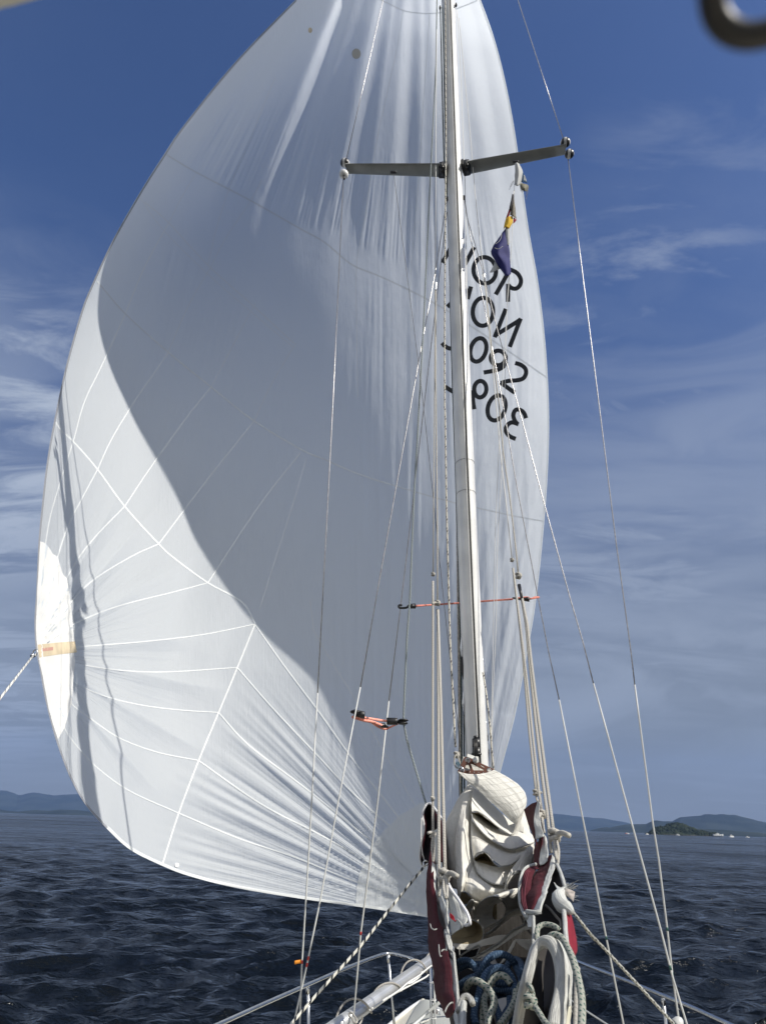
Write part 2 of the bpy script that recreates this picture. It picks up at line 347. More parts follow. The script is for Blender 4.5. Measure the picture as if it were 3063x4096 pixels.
def ridge(name, f, top, Y, depth, label, m, rough=0.10, n=220, seed=0):
    """real hillside: rises from the shore at distance Y to a crest and falls behind it"""
    q = np.array([fr(f, *p) for p in top], float); us = np.linspace(q[0, 0], q[-1, 0], n); vs = np.interp(us, q[:, 0], q[:, 1])
    prof = ((-0.30, -0.06), (0.0, 0.0), (0.1, 0.22), (0.3, 0.48), (0.6, 0.8), (1.0, 1.0), (1.5, 0.85), (2.4, 0.3), (3.0, -0.06)); V = []; k = 0
    fine = [np.array(prof[0])]
    pr = crspline(prof, 4); a = len(pr)
    for u, v in zip(us, vs):
        crest = P(u, v, Y+depth)
        dr = Vector((crest.x, crest.y, 0)).normalized(); h = crest.z
        for j, (s, hh) in enumerate(pr):
            pt = Vector((crest.x, crest.y, 0))+dr*depth*(s-1.0); w = mnoise.fractal(Vector((pt.x, pt.y, seed))*(2.2/depth), 0.9, 2.0, 5)
            z = h*hh + (h*rough*w*min(1, max(0, hh*1.6)) if abs(s-1) > 0.05 else h*rough*0.12*w)
            V.append((pt.x, pt.y, z-2.0*(1-hh)))
    fs = [(i*a+j, i*a+j+1, (i+1)*a+j+1, (i+1)*a+j) for i in range(n-1) for j in range(a-1)]
    o = mesh(name, V, fs, m, None, True); o['kind'] = 'structure'; o['label'] = label
ridge('hills', 'D', [(-200, 1730), (0, 1735), (60, 1742), (110, 1758), (150, 1775), (180, 1772), (215, 1762), (260, 1755), (320, 1757), (380, 1770), (450, 1775), (560, 1772), (650, 1770), (750, 1775), (1000, 1800), (1500, 1890)], 8200, 1600, 'blue hazy mountains on the left horizon', m_hill, seed=3)
ridge('hills', 'D', [(-200, 1875), (0, 1885), (70, 1897), (150, 1903), (220, 1896), (290, 1890), (400, 1897), (480, 1888), (620, 1890), (700, 1900), (900, 1935)], 4300, 500, 'low dark shore below the mountains on the left', m_hill, seed=9)
ridge('hills', 'S', [(1900, 3280), (2100, 3262), (2213, 3256), (2251, 3258), (2300, 3266), (2339, 3270), (2411, 3273), (2460, 3283), (2508, 3292), (2570, 3308), (2640, 3330)], 8400, 1300, 'pale blue distant headland right of the sail cover', m_hill, seed=5)
ridge('hills', 'Q6', [(-425, 226), (-405, 205), (-290, 180), (-225, 172), (-190, 178), (-120, 163), (0, 140), (100, 137), (240, 135), (290, 112), (330, 95), (370, 92), (440, 102), (540, 110), (640, 140), (900, 200), (1100, 280)], 4200, 500, 'dark wooded ridge behind the small island', m_hill, seed=13)
ridge('hills', 'Q6', [(380, 190), (480, 140), (540, 110), (590, 80), (640, 55), (760, 45), (880, 38), (930, 25), (1000, 26), (1060, 30), (1110, 25), (1160, 30), (1210, 38), (1290, 38), (1400, 58), (1500, 80), (1560, 98), (1650, 118), (1900, 160)], 5200, 900, 'broad rounded hill on the right horizon', m_hill, seed=21)
ridge('hills', 'Q6', [(700, 225), (840, 190), (960, 195), (1100, 203), (1250, 212), (1400, 226), (1550, 236), (1650, 250), (1900, 260)], 2900, 300, 'low dark shore under the broad hill on the right', m_hill, seed=33)
isle_top = [(235, 262), (265, 250), (290, 225), (330, 197), (400, 178), (460, 168), (500, 150), (575, 137), (640, 145), (700, 158), (760, 182), (830, 208), (900, 225), (1000, 240), (1060, 250), (1130, 285)]
ridge('island', 'Q6', isle_top, 1300, 90, 'small dark wooded island with a rocky shore', m_isle, rough=0.2, n=160, seed=41)
def island_wood():
    g = Geo(); rs = random.Random(5); base = bmesh.new(); bmesh.ops.create_icosphere(base, subdivisions=2, radius=1.0)
    bv = [v.co.copy() for v in base.verts]; bf = [tuple(v.index for v in f.verts) for f in base.faces]; base.free()
    q = np.array([fr('Q6', *p) for p in isle_top])
    for i in range(520):
        u = rs.uniform(q[0, 0]+3, q[-1, 0]-12); vt = np.interp(u, q[:, 0], q[:, 1]); s = rs.uniform(0.0, 1.0)
        crest = P(u, vt, 1390); h = max(0.4, crest.z)*(0.1+0.9*s**0.7); dr = Vector((crest.x, crest.y, 0)).normalized()
        c = Vector((crest.x, crest.y, 0))+dr*90*(s-1)*0.85; r = rs.uniform(1.6, 3.4)*(0.6+0.4*min(1, crest.z/12)); c.z = h-r*0.1
        r *= 1+0.25*s; sh = rs.uniform(0, 99)
        g.add([c+Vector((v.x*r, v.y*r, v.z*r*1.15))*(1+0.5*mnoise.noise(v*1.9+Vector((sh, 0, 0)))) for v in bv], bf)
    o = g.build('island_trees', m_isle, None); tag(o, 'dark bushy trees covering the small island', 'trees', kind='stuff')
island_wood()
g = Geo(); rs = random.Random(3)
for i in range(70):
    x = rs.uniform(300, 1040); y = 262+(x-300)*0.027
    u, v = fr('Q6', x, y); c = P(u, v, 1292); c.z = 0.2; g.ball(c, rs.uniform(0.6, 1.7), 4, (1.6, 1, 0.6))
tag(g.build('shore_rocks', m_rock), 'pale rocks along the island waterline', 'rocks', kind='stuff')

# ---- small craft far off
m_white = mat('white_gelcoat', (0.80, 0.81, 0.80), 0.35, vary=0.06, vscale=2)
m_win = mat('dark_window', (0.02, 0.025, 0.03), 0.15)
m_redhull = mat('red_paint', (0.35, 0.05, 0.03), 0.4)
def hull_geo(c, L_, B, Hh, ax):
    ax = Vector(ax).normalized(); s = Vector((-ax.y, ax.x, 0)); g = Geo(); st = []
    for t, w, k in ((-1, 0.8, 0), (-0.5, 1, 0), (0.2, 1, 0.05), (0.7, 0.6, 0.2), (1.0, 0.04, 0.4)):
        st.append([c+ax*t*L_/2+s*B/2*w*x+Vector((0, 0, Hh*(z+k*(z > 0)))) for x, z in ((-1, 1), (-0.8, -0.3), (0.8, -0.3), (1, 1))])
    v = [p for r in st for p in r]; fs = [(i*4+j, i*4+(j+1) % 4, (i+1)*4+(j+1) % 4, (i+1)*4+j) for i in range(4) for j in range(4)]+[(3, 2, 1, 0)]
    g.add(v, fs); return g
def small_boat(x, y, L_, label, m, hd=1.0):
    u, v = fr('Q6', x, y); c = PZ(u, v, 0.0) if False else P(u, v, 1180.0); c.z = 0.25
    t = thing('motor_boat', c, label, 'boat', 'small white boats off the island'); ax = Vector((1, 0.25*hd, 0))
    hull_geo(c, L_, L_*0.34, L_*0.13, ax).build('hull', m, t, False)
    g = Geo(); g.box(c+Vector((-0.05*L_, 0, L_*0.24)), (Vector((L_*0.2, 0, 0)), Vector((0, L_*0.13, 0)), Vector((0, 0, L_*0.13))), 0.15); g.build('cabin', m_white, t, False)
    g = Geo(); g.box(c+Vector((-0.05*L_, 0, L_*0.27)), (Vector((L_*0.205, 0, 0)), Vector((0, L_*0.134, 0)), Vector((0, 0, L_*0.04))), 0.15); g.build('window', m_win, t, False)
small_boat(1250, 303, 8.5, 'small white motor boat just right of the ferry', m_white)
small_boat(1437, 312, 5.5, 'tiny white boat farthest right, off the low shore', m_white, -1)
small_boat(255, 258, 5.0, 'tiny pale boat at the left tip of the island', m_white)
small_boat(612, 266, 6.0, 'small pale boat close under the middle of the island', m_white, -1)
small_boat(14, 246, 5.0, 'tiny red hulled boat left of the island, the left one of two', m_redhull)
small_boat(34, 247, 4.0, 'tiny white boat left of the island, the right one of two', m_white)
def ferry():
    u, v = fr('Q6', 1090, 290); c = P(u, v, 1150.0); c.z = 0.6; ax = Vector((1, 0.1, 0)).normalized()
    t = thing('ferry', c, 'white car ferry with a raised wheelhouse off the right end of the island', 'ferry')
    hull_geo(c, 17.5, 5, 0.9, ax).build('hull', mat('grey_hull', (0.13, 0.16, 0.2), 0.5), t, False)
    g = Geo(); g.box(c+Vector((-1.8, 0, 2.0)), (Vector((5.4, 0, 0)), Vector((0, 1.9, 0)), Vector((0, 0, 0.9))), 0.1)
    g.box(c+Vector((-0.6, 0, 3.3)), (Vector((2.2, 0, 0)), Vector((0, 1.4, 0)), Vector((0, 0, 0.5))), 0.1); g.build('deckhouse', m_white, t, False)
    g = Geo(); g.box(c+Vector((-1.8, 0, 2.15)), (Vector((4.9, 0, 0)), Vector((0, 1.93, 0)), Vector((0, 0, 0.28))), 0.05); g.build('window', m_win, t, False)
    g = Geo(); g.tube([c+Vector((-0.2, 0, 3.4)), c+Vector((-0.2, 0, 5.6))], 0.12, 6, 1); g.build('mast', m_white, t)
    g = Geo(); g.box(c+Vector((6.6, 0, 2.0)), (Vector((1.1, 0, 0.5)), Vector((0, 1.6, 0)), Vector((-0.25, 0, 0.9))), 0.1); g.build('bow_ramp', m_white, t, False)
ferry()

# ---- air
m_haze = bpy.data.materials.new('haze'); m_haze.use_nodes = True; t_ = m_haze.node_tree; t_.nodes.clear()
o_ = N(t_, 'ShaderNodeOutputMaterial'); pv = N(t_, 'ShaderNodeVolumePrincipled'); pv.inputs['Color'].default_value = (0.28, 0.46, 0.90, 1); pv.inputs['Density'].default_value = 0.00005; pv.inputs['Anisotropy'].default_value = 0.0
t_.links.new(pv.outputs[0], o_.inputs['Volume'])
g = Geo(); g.box((0, 5000, 650), (Vector((11000, 0, 0)), Vector((0, 9500, 0)), Vector((0, 0, 653))), 0.0)
bmh = bmesh.new(); bmesh.ops.create_cube(bmh, size=1.0); meh = bpy.data.meshes.new('haze'); bmh.to_mesh(meh); bmh.free(); hz = bpy.data.objects.new('haze', meh); C.objects.link(hz); hz.scale = (24000, 15000, 1206); hz.location = (0, 5500, 600); meh.materials.append(m_haze); tag(hz, 'pale blue sea haze', 'haze', kind='stuff')

# ================================================================== SPINNAKER
def cloth(name, col, transl, rough=0.55, bump_k=1.0):
    m = bpy.data.materials.new(name); m.use_nodes = True; t = m.node_tree; t.nodes.clear()
    o = N(t, 'ShaderNodeOutputMaterial'); df = N(t, 'ShaderNodeBsdfPrincipled'); df.inputs['Base Color'].default_value = (*col, 1); df.inputs['Roughness'].default_value = rough; df.inputs['Specular IOR Level'].default_value = 0.35
    tr = N(t, 'ShaderNodeBsdfTranslucent'); tr.inputs[0].default_value = (min(1, col[0]*1.08), min(1, col[1]*1.08), min(1, col[2]*1.09), 1)
    ms = N(t, 'ShaderNodeMixShader'); ms.inputs[0].default_value = transl
    t.links.new(df.outputs[0], ms.inputs[1]); t.links.new(tr.outputs[0], ms.inputs[2])
    tp = N(t, 'ShaderNodeBsdfTransparent'); m3 = N(t, 'ShaderNodeMixShader'); m3.inputs[0].default_value = 0.02      # thin nylon lets a little light straight through
    t.links.new(ms.outputs[0], m3.inputs[1]); t.links.new(tp.outputs[0], m3.inputs[2]); t.links.new(m3.outputs[0], o.inputs[0])
    uv = N(t, 'ShaderNodeUVMap'); uv.uv_map = 'UVMap'        # sail plan coordinates in metres
    prev = None
    for sx, sy, dist, st in ((46, 4.0, 0.010, 0.28), (5.0, 3.0, 0.03, 0.3)):
        mp_ = N(t, 'ShaderNodeMapping'); mp_.inputs['Scale'].default_value = (sx/10, sy/10, 1); t.links.new(uv.outputs[0], mp_.inputs[0])
        nz = N(t, 'ShaderNodeTexNoise'); nz.inputs['Scale'].default_value = 10; nz.inputs['Detail'].default_value = 4; t.links.new(mp_.outputs[0], nz.inputs['Vector'])
        b = N(t, 'ShaderNodeBump'); b.inputs['Strength'].default_value = st*bump_k; b.inputs['Distance'].default_value = dist; t.links.new(nz.outputs[0], b.inputs['Height'])
        if prev: t.links.new(prev.outputs[0], b.inputs['Normal'])
        prev = b
    at = N(t, 'ShaderNodeUVMap'); at.uv_map = 'fan'          # x: angle round the nearer corner, y: distance from it
    sp_ = N(t, 'ShaderNodeSeparateXYZ'); t.links.new(at.outputs[0], sp_.inputs[0])
    cb = N(t, 'ShaderNodeCombineXYZ'); t.links.new(M(t, 'MULTIPLY', sp_.outputs[0], 55), cb.inputs[0]); t.links.new(M(t, 'MULTIPLY', sp_.outputs[1], 0.6), cb.inputs[1])
    nz = N(t, 'ShaderNodeTexNoise'); nz.inputs['Scale'].default_value = 1; nz.inputs['Detail'].default_value = 5; t.links.new(cb.outputs[0], nz.inputs['Vector'])
    b = N(t, 'ShaderNodeBump'); b.inputs['Strength'].default_value = 0.9*bump_k; b.inputs['Distance'].default_value = 0.03
    fd = ramp(t, sp_.outputs[1], 4.2, 0.3, 0.0, 1.0); t.links.new(M(t, 'MULTIPLY', nz.outputs[0], fd), b.inputs['Height']); t.links.new(prev.outputs[0], b.inputs['Normal'])
    for q in (df, tr): t.links.new(b.outputs[0], q.inputs['Normal'])
    return m
m_spi = cloth('spinnaker_nylon', (0.80, 0.84, 0.875), 0.55)
m_patch = cloth('reinforced_nylon', (0.90, 0.90, 0.88), 0.25)
m_seam = mat('seam_tape', (0.90, 0.92, 0.92), 0.6, transl=0.42, thin=0.06)
m_stitch = mat('stitched_seam', (0.78, 0.80, 0.81), 0.8, transl=0.45, thin=0.05)
m_letter = mat('black_sail_cloth', (0.010, 0.011, 0.013), 0.55, bump=(60, 0.3, 0.003), thin=0.0)
m_tan = mat('tan_repair_tape', (0.62, 0.52, 0.36), 0.6, vary=0.15, vscale=6, bump=(25, 0.3, 0.004))
m_leech = mat('grey_leech_tape', (0.28, 0.29, 0.32), 0.6, transl=0.1)

luff_c = [(1690, -520, 4.9), (1800, -300, 5.15), (1922, 0, 5.7), (1995, 220, 6.15), (2054, 500, 6.65), (2111, 900, 7.2), (2150, 1120, 7.45), (2176, 1330, 7.65), (2190, 1520, 7.8), (2195, 1700, 7.95), (2189, 1900, 8.1), (2170, 2150, 8.25), (2143, 2400, 8.35), (2110, 2600, 8.42), (2062, 2850, 8.48), (2008, 3060, 8.5), (1930, 3350, 8.5), (1815, 3688, 8.5)]
leech_c = [(1670, -520, 4.85), (1450, -260, 4.9), (1181, 0, 5.1), (940, 250, 5.3), (737, 500, 5.5), (651, 627, 5.6), (560, 771, 5.7), (452, 961, 5.8), (371, 1133, 5.85), (325, 1250, 5.85), (262, 1476, 5.8), (212, 1711, 5.65), (185, 1874, 5.55), (167, 2037, 5.45), (155, 2172, 5.35), (147, 2353, 5.2), (139, 2489, 5.1), (145, 2612, 5.0)]
foot_c = [(145, 2612, 5.0), (159, 2670, 5.03), (171, 2740, 5.1), (191, 2837, 5.2), (219, 2941, 5.35), (249, 3031, 5.5), (288, 3125, 5.65), (343, 3220, 5.8), (427, 3314, 6.0), (520, 3398, 6.3), (650, 3464, 6.6), (762, 3506, 6.85), (950, 3553, 7.2), (1221, 3598, 7.7), (1465, 3632, 8.1), (1700, 3668, 8.4), (1815, 3688, 8.5)]
def resample(c, n):
    p = crspline(c, 24); d = np.concatenate([[0], np.cumsum(np.hypot(np.diff(p[:, 0]), np.diff(p[:, 1])))]); t = np.linspace(0, d[-1], n)
    return np.stack([np.interp(t, d, p[:, i]) for i in range(3)], 1)
NS, NT = 440, 560
lu = resample(luff_c, NT); le = resample(leech_c, NT); ft = resample(foot_c, NS)
tt = np.linspace(0, 1, NT)
le[:, 2] += 0.177*np.sin(tt*math.pi/2)+0.666*np.exp(-((tt-.4)/.2)**2); ft[:, 2] += 0.177*np.linspace(1, 0, NS)**1.5
lu[:, 2] += -0.087*np.exp(-((tt-.3)/.17)**2)-1.801*np.sin(math.pi*np.clip(tt*0.95, 0, 1))+1.801*math.sin(math.pi*.95)*np.clip((tt-.8)/.2, 0, 1)
le[:, 2] += -0.969*np.sin(tt*math.pi/2); ft[:, 2] += -0.969*np.linspace(1, 0, NS)**1.5
lu[:, 2] += 0.305*np.sin(math.pi*np.clip(tt*0.95, 0, 1))-0.305*math.sin(math.pi*.95)*np.clip((tt-.8)/.2, 0, 1)
for c_, a_ in zip((.2, .35, .5, .65, .8), (0.032, 0.148, 0.703, 0.783, -0.117)): le[:, 2] += a_*np.exp(-((tt-c_)/.12)**2)*np.minimum(1, (1-tt)*12)
for c_, a_ in zip((.15, .3, .5, .7), (0.518, 0.477, 0.278, 0.078)): lu[:, 2] += a_*np.exp(-((tt-c_)/.13)**2)*np.minimum(1, (1-tt)*12)
le[:, 2] += 0.115*np.sin(tt*math.pi/2); ft[:, 2] += 0.115*np.linspace(1, 0, NS)**1.5
lu[:, 2] += -0.058*np.sin(math.pi*np.clip(tt*0.95, 0, 1))+0.058*math.sin(math.pi*.95)*np.clip((tt-.8)/.2, 0, 1)
for c_, a_ in zip((.2, .35, .5, .65, .8), (0.029, 0.038, 0.163, 0.412, 0.031)): le[:, 2] += a_*np.exp(-((tt-c_)/.12)**2)*np.minimum(1, (1-tt)*12)
for c_, a_ in zip((.15, .3, .5, .7), (-0.03, 0.038, -0.052, -0.013)): lu[:, 2] += a_*np.exp(-((tt-c_)/.13)**2)*np.minimum(1, (1-tt)*12)
hd = np.linspace(le[0], lu[0], NS)
S_ = np.linspace(0, 1, NS)[None, :, None]; T_ = np.linspace(0, 1, NT)[:, None, None]     # S: leech -> luff, T: head -> foot
Bm = (1-S_)*le[:, None]+S_*lu[:, None]+(1-T_)*hd[None]+T_*ft[None]-((1-S_)*(1-T_)*le[0]+S_*(1-T_)*lu[0]+(1-S_)*T_*le[-1]+S_*T_*lu[-1])
S2, T2 = S_[..., 0], T_[..., 0]
belly = 1.797*np.power(np.sin(math.pi*np.power(S2, 0.758)), 0.9)*np.power(np.sin(math.pi*np.power(np.clip(T2*0.93+0.01, 0, 1), 0.972)), 0.85)
UU, VV, YY = Bm[..., 0], Bm[..., 1], Bm[..., 2]+belly
# folds and creases (metres along the line of sight)
def n2(x, y, seed=0):
    x = np.asarray(x, float); y = np.asarray(y, float); xi = np.floor(x).astype(int); yi = np.floor(y).astype(int); fx = x-xi; fy = y-yi
    fx = fx*fx*(3-2*fx); fy = fy*fy*(3-2*fy)
    def h(a, b):
        n = (a*374761393+b*668265263+seed*974634777) & 0x7fffffff; n = ((n ^ (n >> 13))*1274126177) & 0x7fffffff; return ((n ^ (n >> 16)) & 0xffff)/65535.0
    return (h(xi, yi)*(1-fx)+h(xi+1, yi)*fx)*(1-fy)+(h(xi, yi+1)*(1-fx)+h(xi+1, yi+1)*fx)*fy-0.5
def sm(x, a, b): t = np.clip((x-a)/(b-a), 0, 1); return t*t*(3-2*t)
W = np.zeros_like(UU)
# fan of creases out of the tack
tx, ty = 1830, 3700; an = np.degrees(np.arctan2(ty-VV, tx-UU)); rr = np.hypot(UU-tx, VV-ty)
msk = sm(an, -2, 10)*(1-sm(an, 46, 60))*sm(rr, 40, 220)*(1-sm(rr, 900, 1350))
W += msk*(0.026*n2(an*0.42, rr/900, 1)+0.026*n2(an*0.95, rr/600, 2)+0.022*n2(an*2.1, rr/500, 3))
# fan out of the clew
cx, cy = 128, 2612; ac = np.degrees(np.arctan2(VV-cy, UU-cx)); rc = np.hypot(UU-cx, VV-cy)
mk = sm(rc, 10, 90)*(1-sm(rc, 250, 720))*(0.35+0.65*sm(-ac, 10, 50))
W += mk*(0.045*n2(ac*0.16, rc/400, 4)+0.035*n2(ac*0.45, rc/250, 5)+0.016*n2(ac*1.1, rc/200, 25))
# the panels between the clew tapes belly out a little
tapes = np.array([-100, -82, -74, -61, -49.6, -31, -5.7, 11, 30, 48, 63, 80.0]); ix = np.clip(np.searchsorted(tapes, ac)-1, 0, len(tapes)-2); fk = np.clip((ac-tapes[ix])/(tapes[ix+1]-tapes[ix]), 0, 1)
W += 0.062*np.sin(math.pi*fk)**0.8*sm(rc, 60, 350)*(1-sm(rc, 520, 860))*(ac > -100)*(ac < 80)
# long soft folds hanging from the head
hx, hy = 1690, -900; ah = np.degrees(np.arctan2(UU-hx, VV-hy)); rh = np.hypot(UU-hx, VV-hy)
mh = (1-sm(VV-0.42*(UU-700), 500, 900))
W += mh*(0.15*n2(ah*0.17, rh/2600, 6)+0.075*n2(ah*0.42, rh/1500, 7))
mh2 = sm(VV-0.45*(UU-700), 150, 480)*(1-sm(VV-0.45*(UU-700), 600, 690))
W += mh2*(0.018*n2(ah*2.0, rh/700, 8)+0.012*n2(ah*4.4, rh/500, 9))
# fine upright creases beside the mast and towards the luff
mv = sm(UU+0.12*VV, 1520, 1680)*sm(VV, 900, 1300)*(1-sm(VV, 2900, 3200))
W += mv*(0.020*n2(UU/22, VV/500, 10)+0.010*n2(UU/11, VV/300, 12))*(0.5+0.8*(n2(UU/200, VV/420, 11)+0.5))
ml = sm(S2*np.ones_like(UU), 0.80, 0.97)*sm(VV, 1500, 2300)
W += ml*(0.05*n2(UU/36+VV/160, VV/900, 15)+0.02*n2(UU/15+VV/70, VV/700, 16))
# creases in the panel bands on the left of the bunt
mb = sm(VV-0.9*UU, 300, 420)*(1-sm(VV-0.9*UU, 820, 900))*sm(UU, 560, 700)*(1-sm(UU, 1150, 1330))
W += mb*(0.008*n2(UU/16+VV/60, VV/260, 17))
W += 0.015*n2(UU/420, VV/520, 19)
edge = np.minimum(1, np.minimum(S2, 1-S2)*14)*np.ones_like(UU)
W = W*(0.25+0.75*edge)
YY = YY+W*0.9
# unproject
RM = np.array(R); dv = np.stack([UU-CU, CV-VV, np.full_like(UU, -F0)], -1) @ RM.T
PT = dv/dv[..., 1:2]*YY[..., None]; PT[..., 2] += CAMZ
V = PT.reshape(-1, 3)
ii = np.arange(NT-1)[:, None]*NS; jj = np.arange(NS-1)[None, :]
quads = np.stack([ii+jj, ii+jj+1, ii+NS+jj+1, ii+NS+jj], -1).reshape(-1, 4)
scl = 1/330.0
uvp = np.stack([UU*scl, -VV*scl], -1).reshape(-1, 2)
near_t = (rr < rc+300); fan = np.stack([np.where(near_t, np.radians(an), np.radians(ac)*0.35+9), np.where(near_t, rr*scl, rc*scl*1.5)], -1).reshape(-1, 2)
def fastmesh(name, V, q, m, parent, uv=None, uv2=None):
    o = mesh(name, np.zeros((1, 3)), [], m, parent, origin=(0, 0, 0)); me = o.data; base = wloc(parent) if parent else Vector((0, 0, 0))
    o.location = Vector((0, 0, 0)) - base if parent else Vector((0, 0, 0))
    me.clear_geometry(); me.vertices.add(len(V)); me.vertices.foreach_set('co', np.asarray(V, float).ravel())
    me.loops.add(q.size); me.loops.foreach_set('vertex_index', q.ravel().astype(np.int32)); me.polygons.add(len(q))
    me.polygons.foreach_set('loop_start', np.arange(0, q.size, q.shape[1], dtype=np.int32)); me.polygons.foreach_set('loop_total', np.full(len(q), q.shape[1], dtype=np.int32))
    me.polygons.foreach_set('use_smooth', [True]*len(q))
    for nm, d in (('UVMap', uv), ('fan', uv2)):
        if d is not None: l = me.uv_layers.new(name=nm); l.data.foreach_set('uv', np.asarray(d, np.float32)[q.ravel()].ravel())
    me.update(); return o
spin = thing('spinnaker', P(1815, 3688, 8.5), 'huge white spinnaker billowing ahead of the mast, half lit and half in shade', 'sail')
sail_o = fastmesh('sail_cloth', V, quads, m_spi, spin, uvp, fan)
bvh = BVHTree.FromPolygons([tuple(v) for v in V], [tuple(q) for q in quads.tolist()])
EYE = Vector((0, 0, CAMZ))
_last = [None]
def on_sail(u, v, off=0.004):
    d = (R @ camvec(u, v)).normalized(); h = bvh.ray_cast(EYE, d)
    if h[0] is None:
        for k in (2, 5, 9, 14, 20):
            for du, dv_ in ((-k, 0), (k, 0), (0, -k), (0, k), (-k, -k), (k, k), (k, -k), (-k, k)):
                d2 = (R @ camvec(u+du, v+dv_)).normalized(); h = bvh.ray_cast(EYE, d2)
                if h[0] is not None: return EYE+d2*((h[0]-EYE).length-off)
        return None
    return h[0]-d*off
def ribbon(name, paths, wpx, m, off=0.005, step=14, parent=spin, label=None, wob=0):
    """cloth strips laid on the sail; paths in photo pixels"""
    vs = []; fs = []
    for path in paths:
        p = np.array(path, float); p = crspline(p, 8) if len(p) > 2 else p
        d = np.concatenate([[0], np.cumsum(np.hypot(*np.diff(p, axis=0).T))]); k = max(2, int(d[-1]/step)+1); t = np.linspace(0, d[-1], k)
        q = np.stack([np.interp(t, d, p[:, 0]), np.interp(t, d, p[:, 1])], 1); g = np.gradient(q, axis=0); g /= np.linalg.norm(g, axis=1)[:, None]+1e-9
        nx = np.stack([-g[:, 1], g[:, 0]], 1)*wpx/2; cols = 3 if wpx > 8 else 2
        b = None
        for i in range(k):
            row = [on_sail(*(q[i]+nx[i]*x), off) for x in np.linspace(-1, 1, cols)]
            if any(r is None for r in row): b = None; continue
            nb = len(vs); vs += row
            if b is not None: fs += [(b+j, b+j+1, nb+j+1, nb+j) for j in range(cols-1)]
            b = nb
    if not fs: return None
    o = mesh(name, vs, fs, m, parent, True); return tag(o, label)
def poly_patch(name, poly, m, off, step=16, label=None, parent=spin):
    p = np.array(poly, float); bm = bmesh.new(); (x0, y0), (x1, y1) = p.min(0), p.max(0)
    ring = []
    for i in range(len(p)):
        a, b = p[i], p[(i+1) % len(p)]; k = max(1, int(np.hypot(*(b-a))/step)); ring += [a+(b-a)*j/k for j in range(k)]
    def inside(x, y):
        c = False
        for i in range(len(p)):
            (ax, ay), (bx, by) = p[i], p[i-1]
            if (ay > y) != (by > y) and x < (bx-ax)*(y-ay)/(by-ay)+ax: c = not c
        return c
    pts = [Vector((a[0], a[1], 0)) for a in ring]; nr = len(pts)
    for x in np.arange(x0+step*0.5, x1, step):
        for y in np.arange(y0+step*0.5, y1, step):
            if inside(x, y) and min((x-a[0])**2+(y-a[1])**2 for a in ring) > (0.45*step)**2: pts.append(Vector((x, y, 0)))
    from mathutils.geometry import delaunay_2d_cdt
    r = delaunay_2d_cdt([q.to_2d() for q in pts], [(i, (i+1) % nr) for i in range(nr)], [list(range(nr))], 1, 1e-4)
    vs = [on_sail(q.x, q.y, off) for q in r[0]]
    ok = [f for f in r[2] if all(vs[i] is not None for i in f)]; vs2 = [v if v is not None else Vector((0, 0, 0)) for v in vs]
    used = sorted({i for f in ok for i in f}); mp_ = {a: b for b, a in enumerate(used)}
    o = mesh(name, [vs2[i] for i in used], [tuple(mp_[i] for i in f) for f in ok], m, parent, True, uvs=[(r[0][i].x*scl, -r[0][i].y*scl) for i in used])
    return tag(o, label)
def px(f, pts): return [fr(f, *p) for p in pts]
q1 = lambda *a: px('Q1', a); q2 = lambda *a: px('Q2', a); p1_ = lambda *a: px('P1', a)
# white radial tapes
k1 = lambda *a: [(x/1.474, 1200+y/1.474) for x, y in a]
radial = [[(673, 897), (579, 1070), (503, 1254)], k1((742, 80), (600, 390), (500, 600), (435, 830)), k1((435, 830), (380, 1000), (300, 1270), (262, 1500), (235, 1750), (225, 1880)),
 k1((995, 310), (800, 590), (660, 820), (577, 1000)), k1((577, 1000), (480, 1180), (400, 1340), (330, 1560), (265, 1850)),
 [(845, 1549), (770, 1640)]+k1((1030, 790), (880, 1000), (738, 1215)), k1((738, 1215), (560, 1400), (440, 1560), (330, 1780), (270, 1950)),
 [(1017, 1684), (825, 1925), (637, 2174)], k1((937, 1438), (780, 1510), (560, 1645), (430, 1770), (300, 1950)),
 [(1202, 1811), (1040, 2019), (832, 2331)], [(832, 2331)]+k1((1030, 1720), (750, 1790), (560, 1855), (400, 1930), (300, 1990)),
 q2((118, 200), (400, 178), (650, 148), (875, 103)), q2((20, 255), (130, 275), (300, 300), (500, 307), (800, 288)),
 q2((20, 300), (145, 372), (250, 415), (400, 450), (560, 470), (720, 480)), q2((10, 340), (90, 440), (180, 510), (300, 590), (460, 650), (635, 685)),
 q2((0, 360), (60, 540), (130, 640), (220, 730), (350, 820), (550, 910)),
 q2((875, 103), (1000, 280), (1150, 480), (1300, 690), (1450, 880), (1600, 1080)), q2((800, 288), (950, 460), (1120, 640), (1300, 830), (1500, 1010), (1600, 1110)),
 q2((720, 480), (850, 620), (1100, 810), (1350, 1010), (1600, 1180)), q2((635, 685), (900, 870), (1150, 1000), (1400, 1140), (1610, 1240)),
 q2((550, 910), (800, 1015), (1050, 1100), (1300, 1200), (1610, 1300))]
for i_, r_ in enumerate(radial): ribbon('seam_tape', [r_], 4.0 if i_ < len(radial)-5 else 5.0, m_seam)
m_seam2 = mat('thin_seam', (0.86, 0.88, 0.89), 0.7, transl=0.45, thin=0.06)
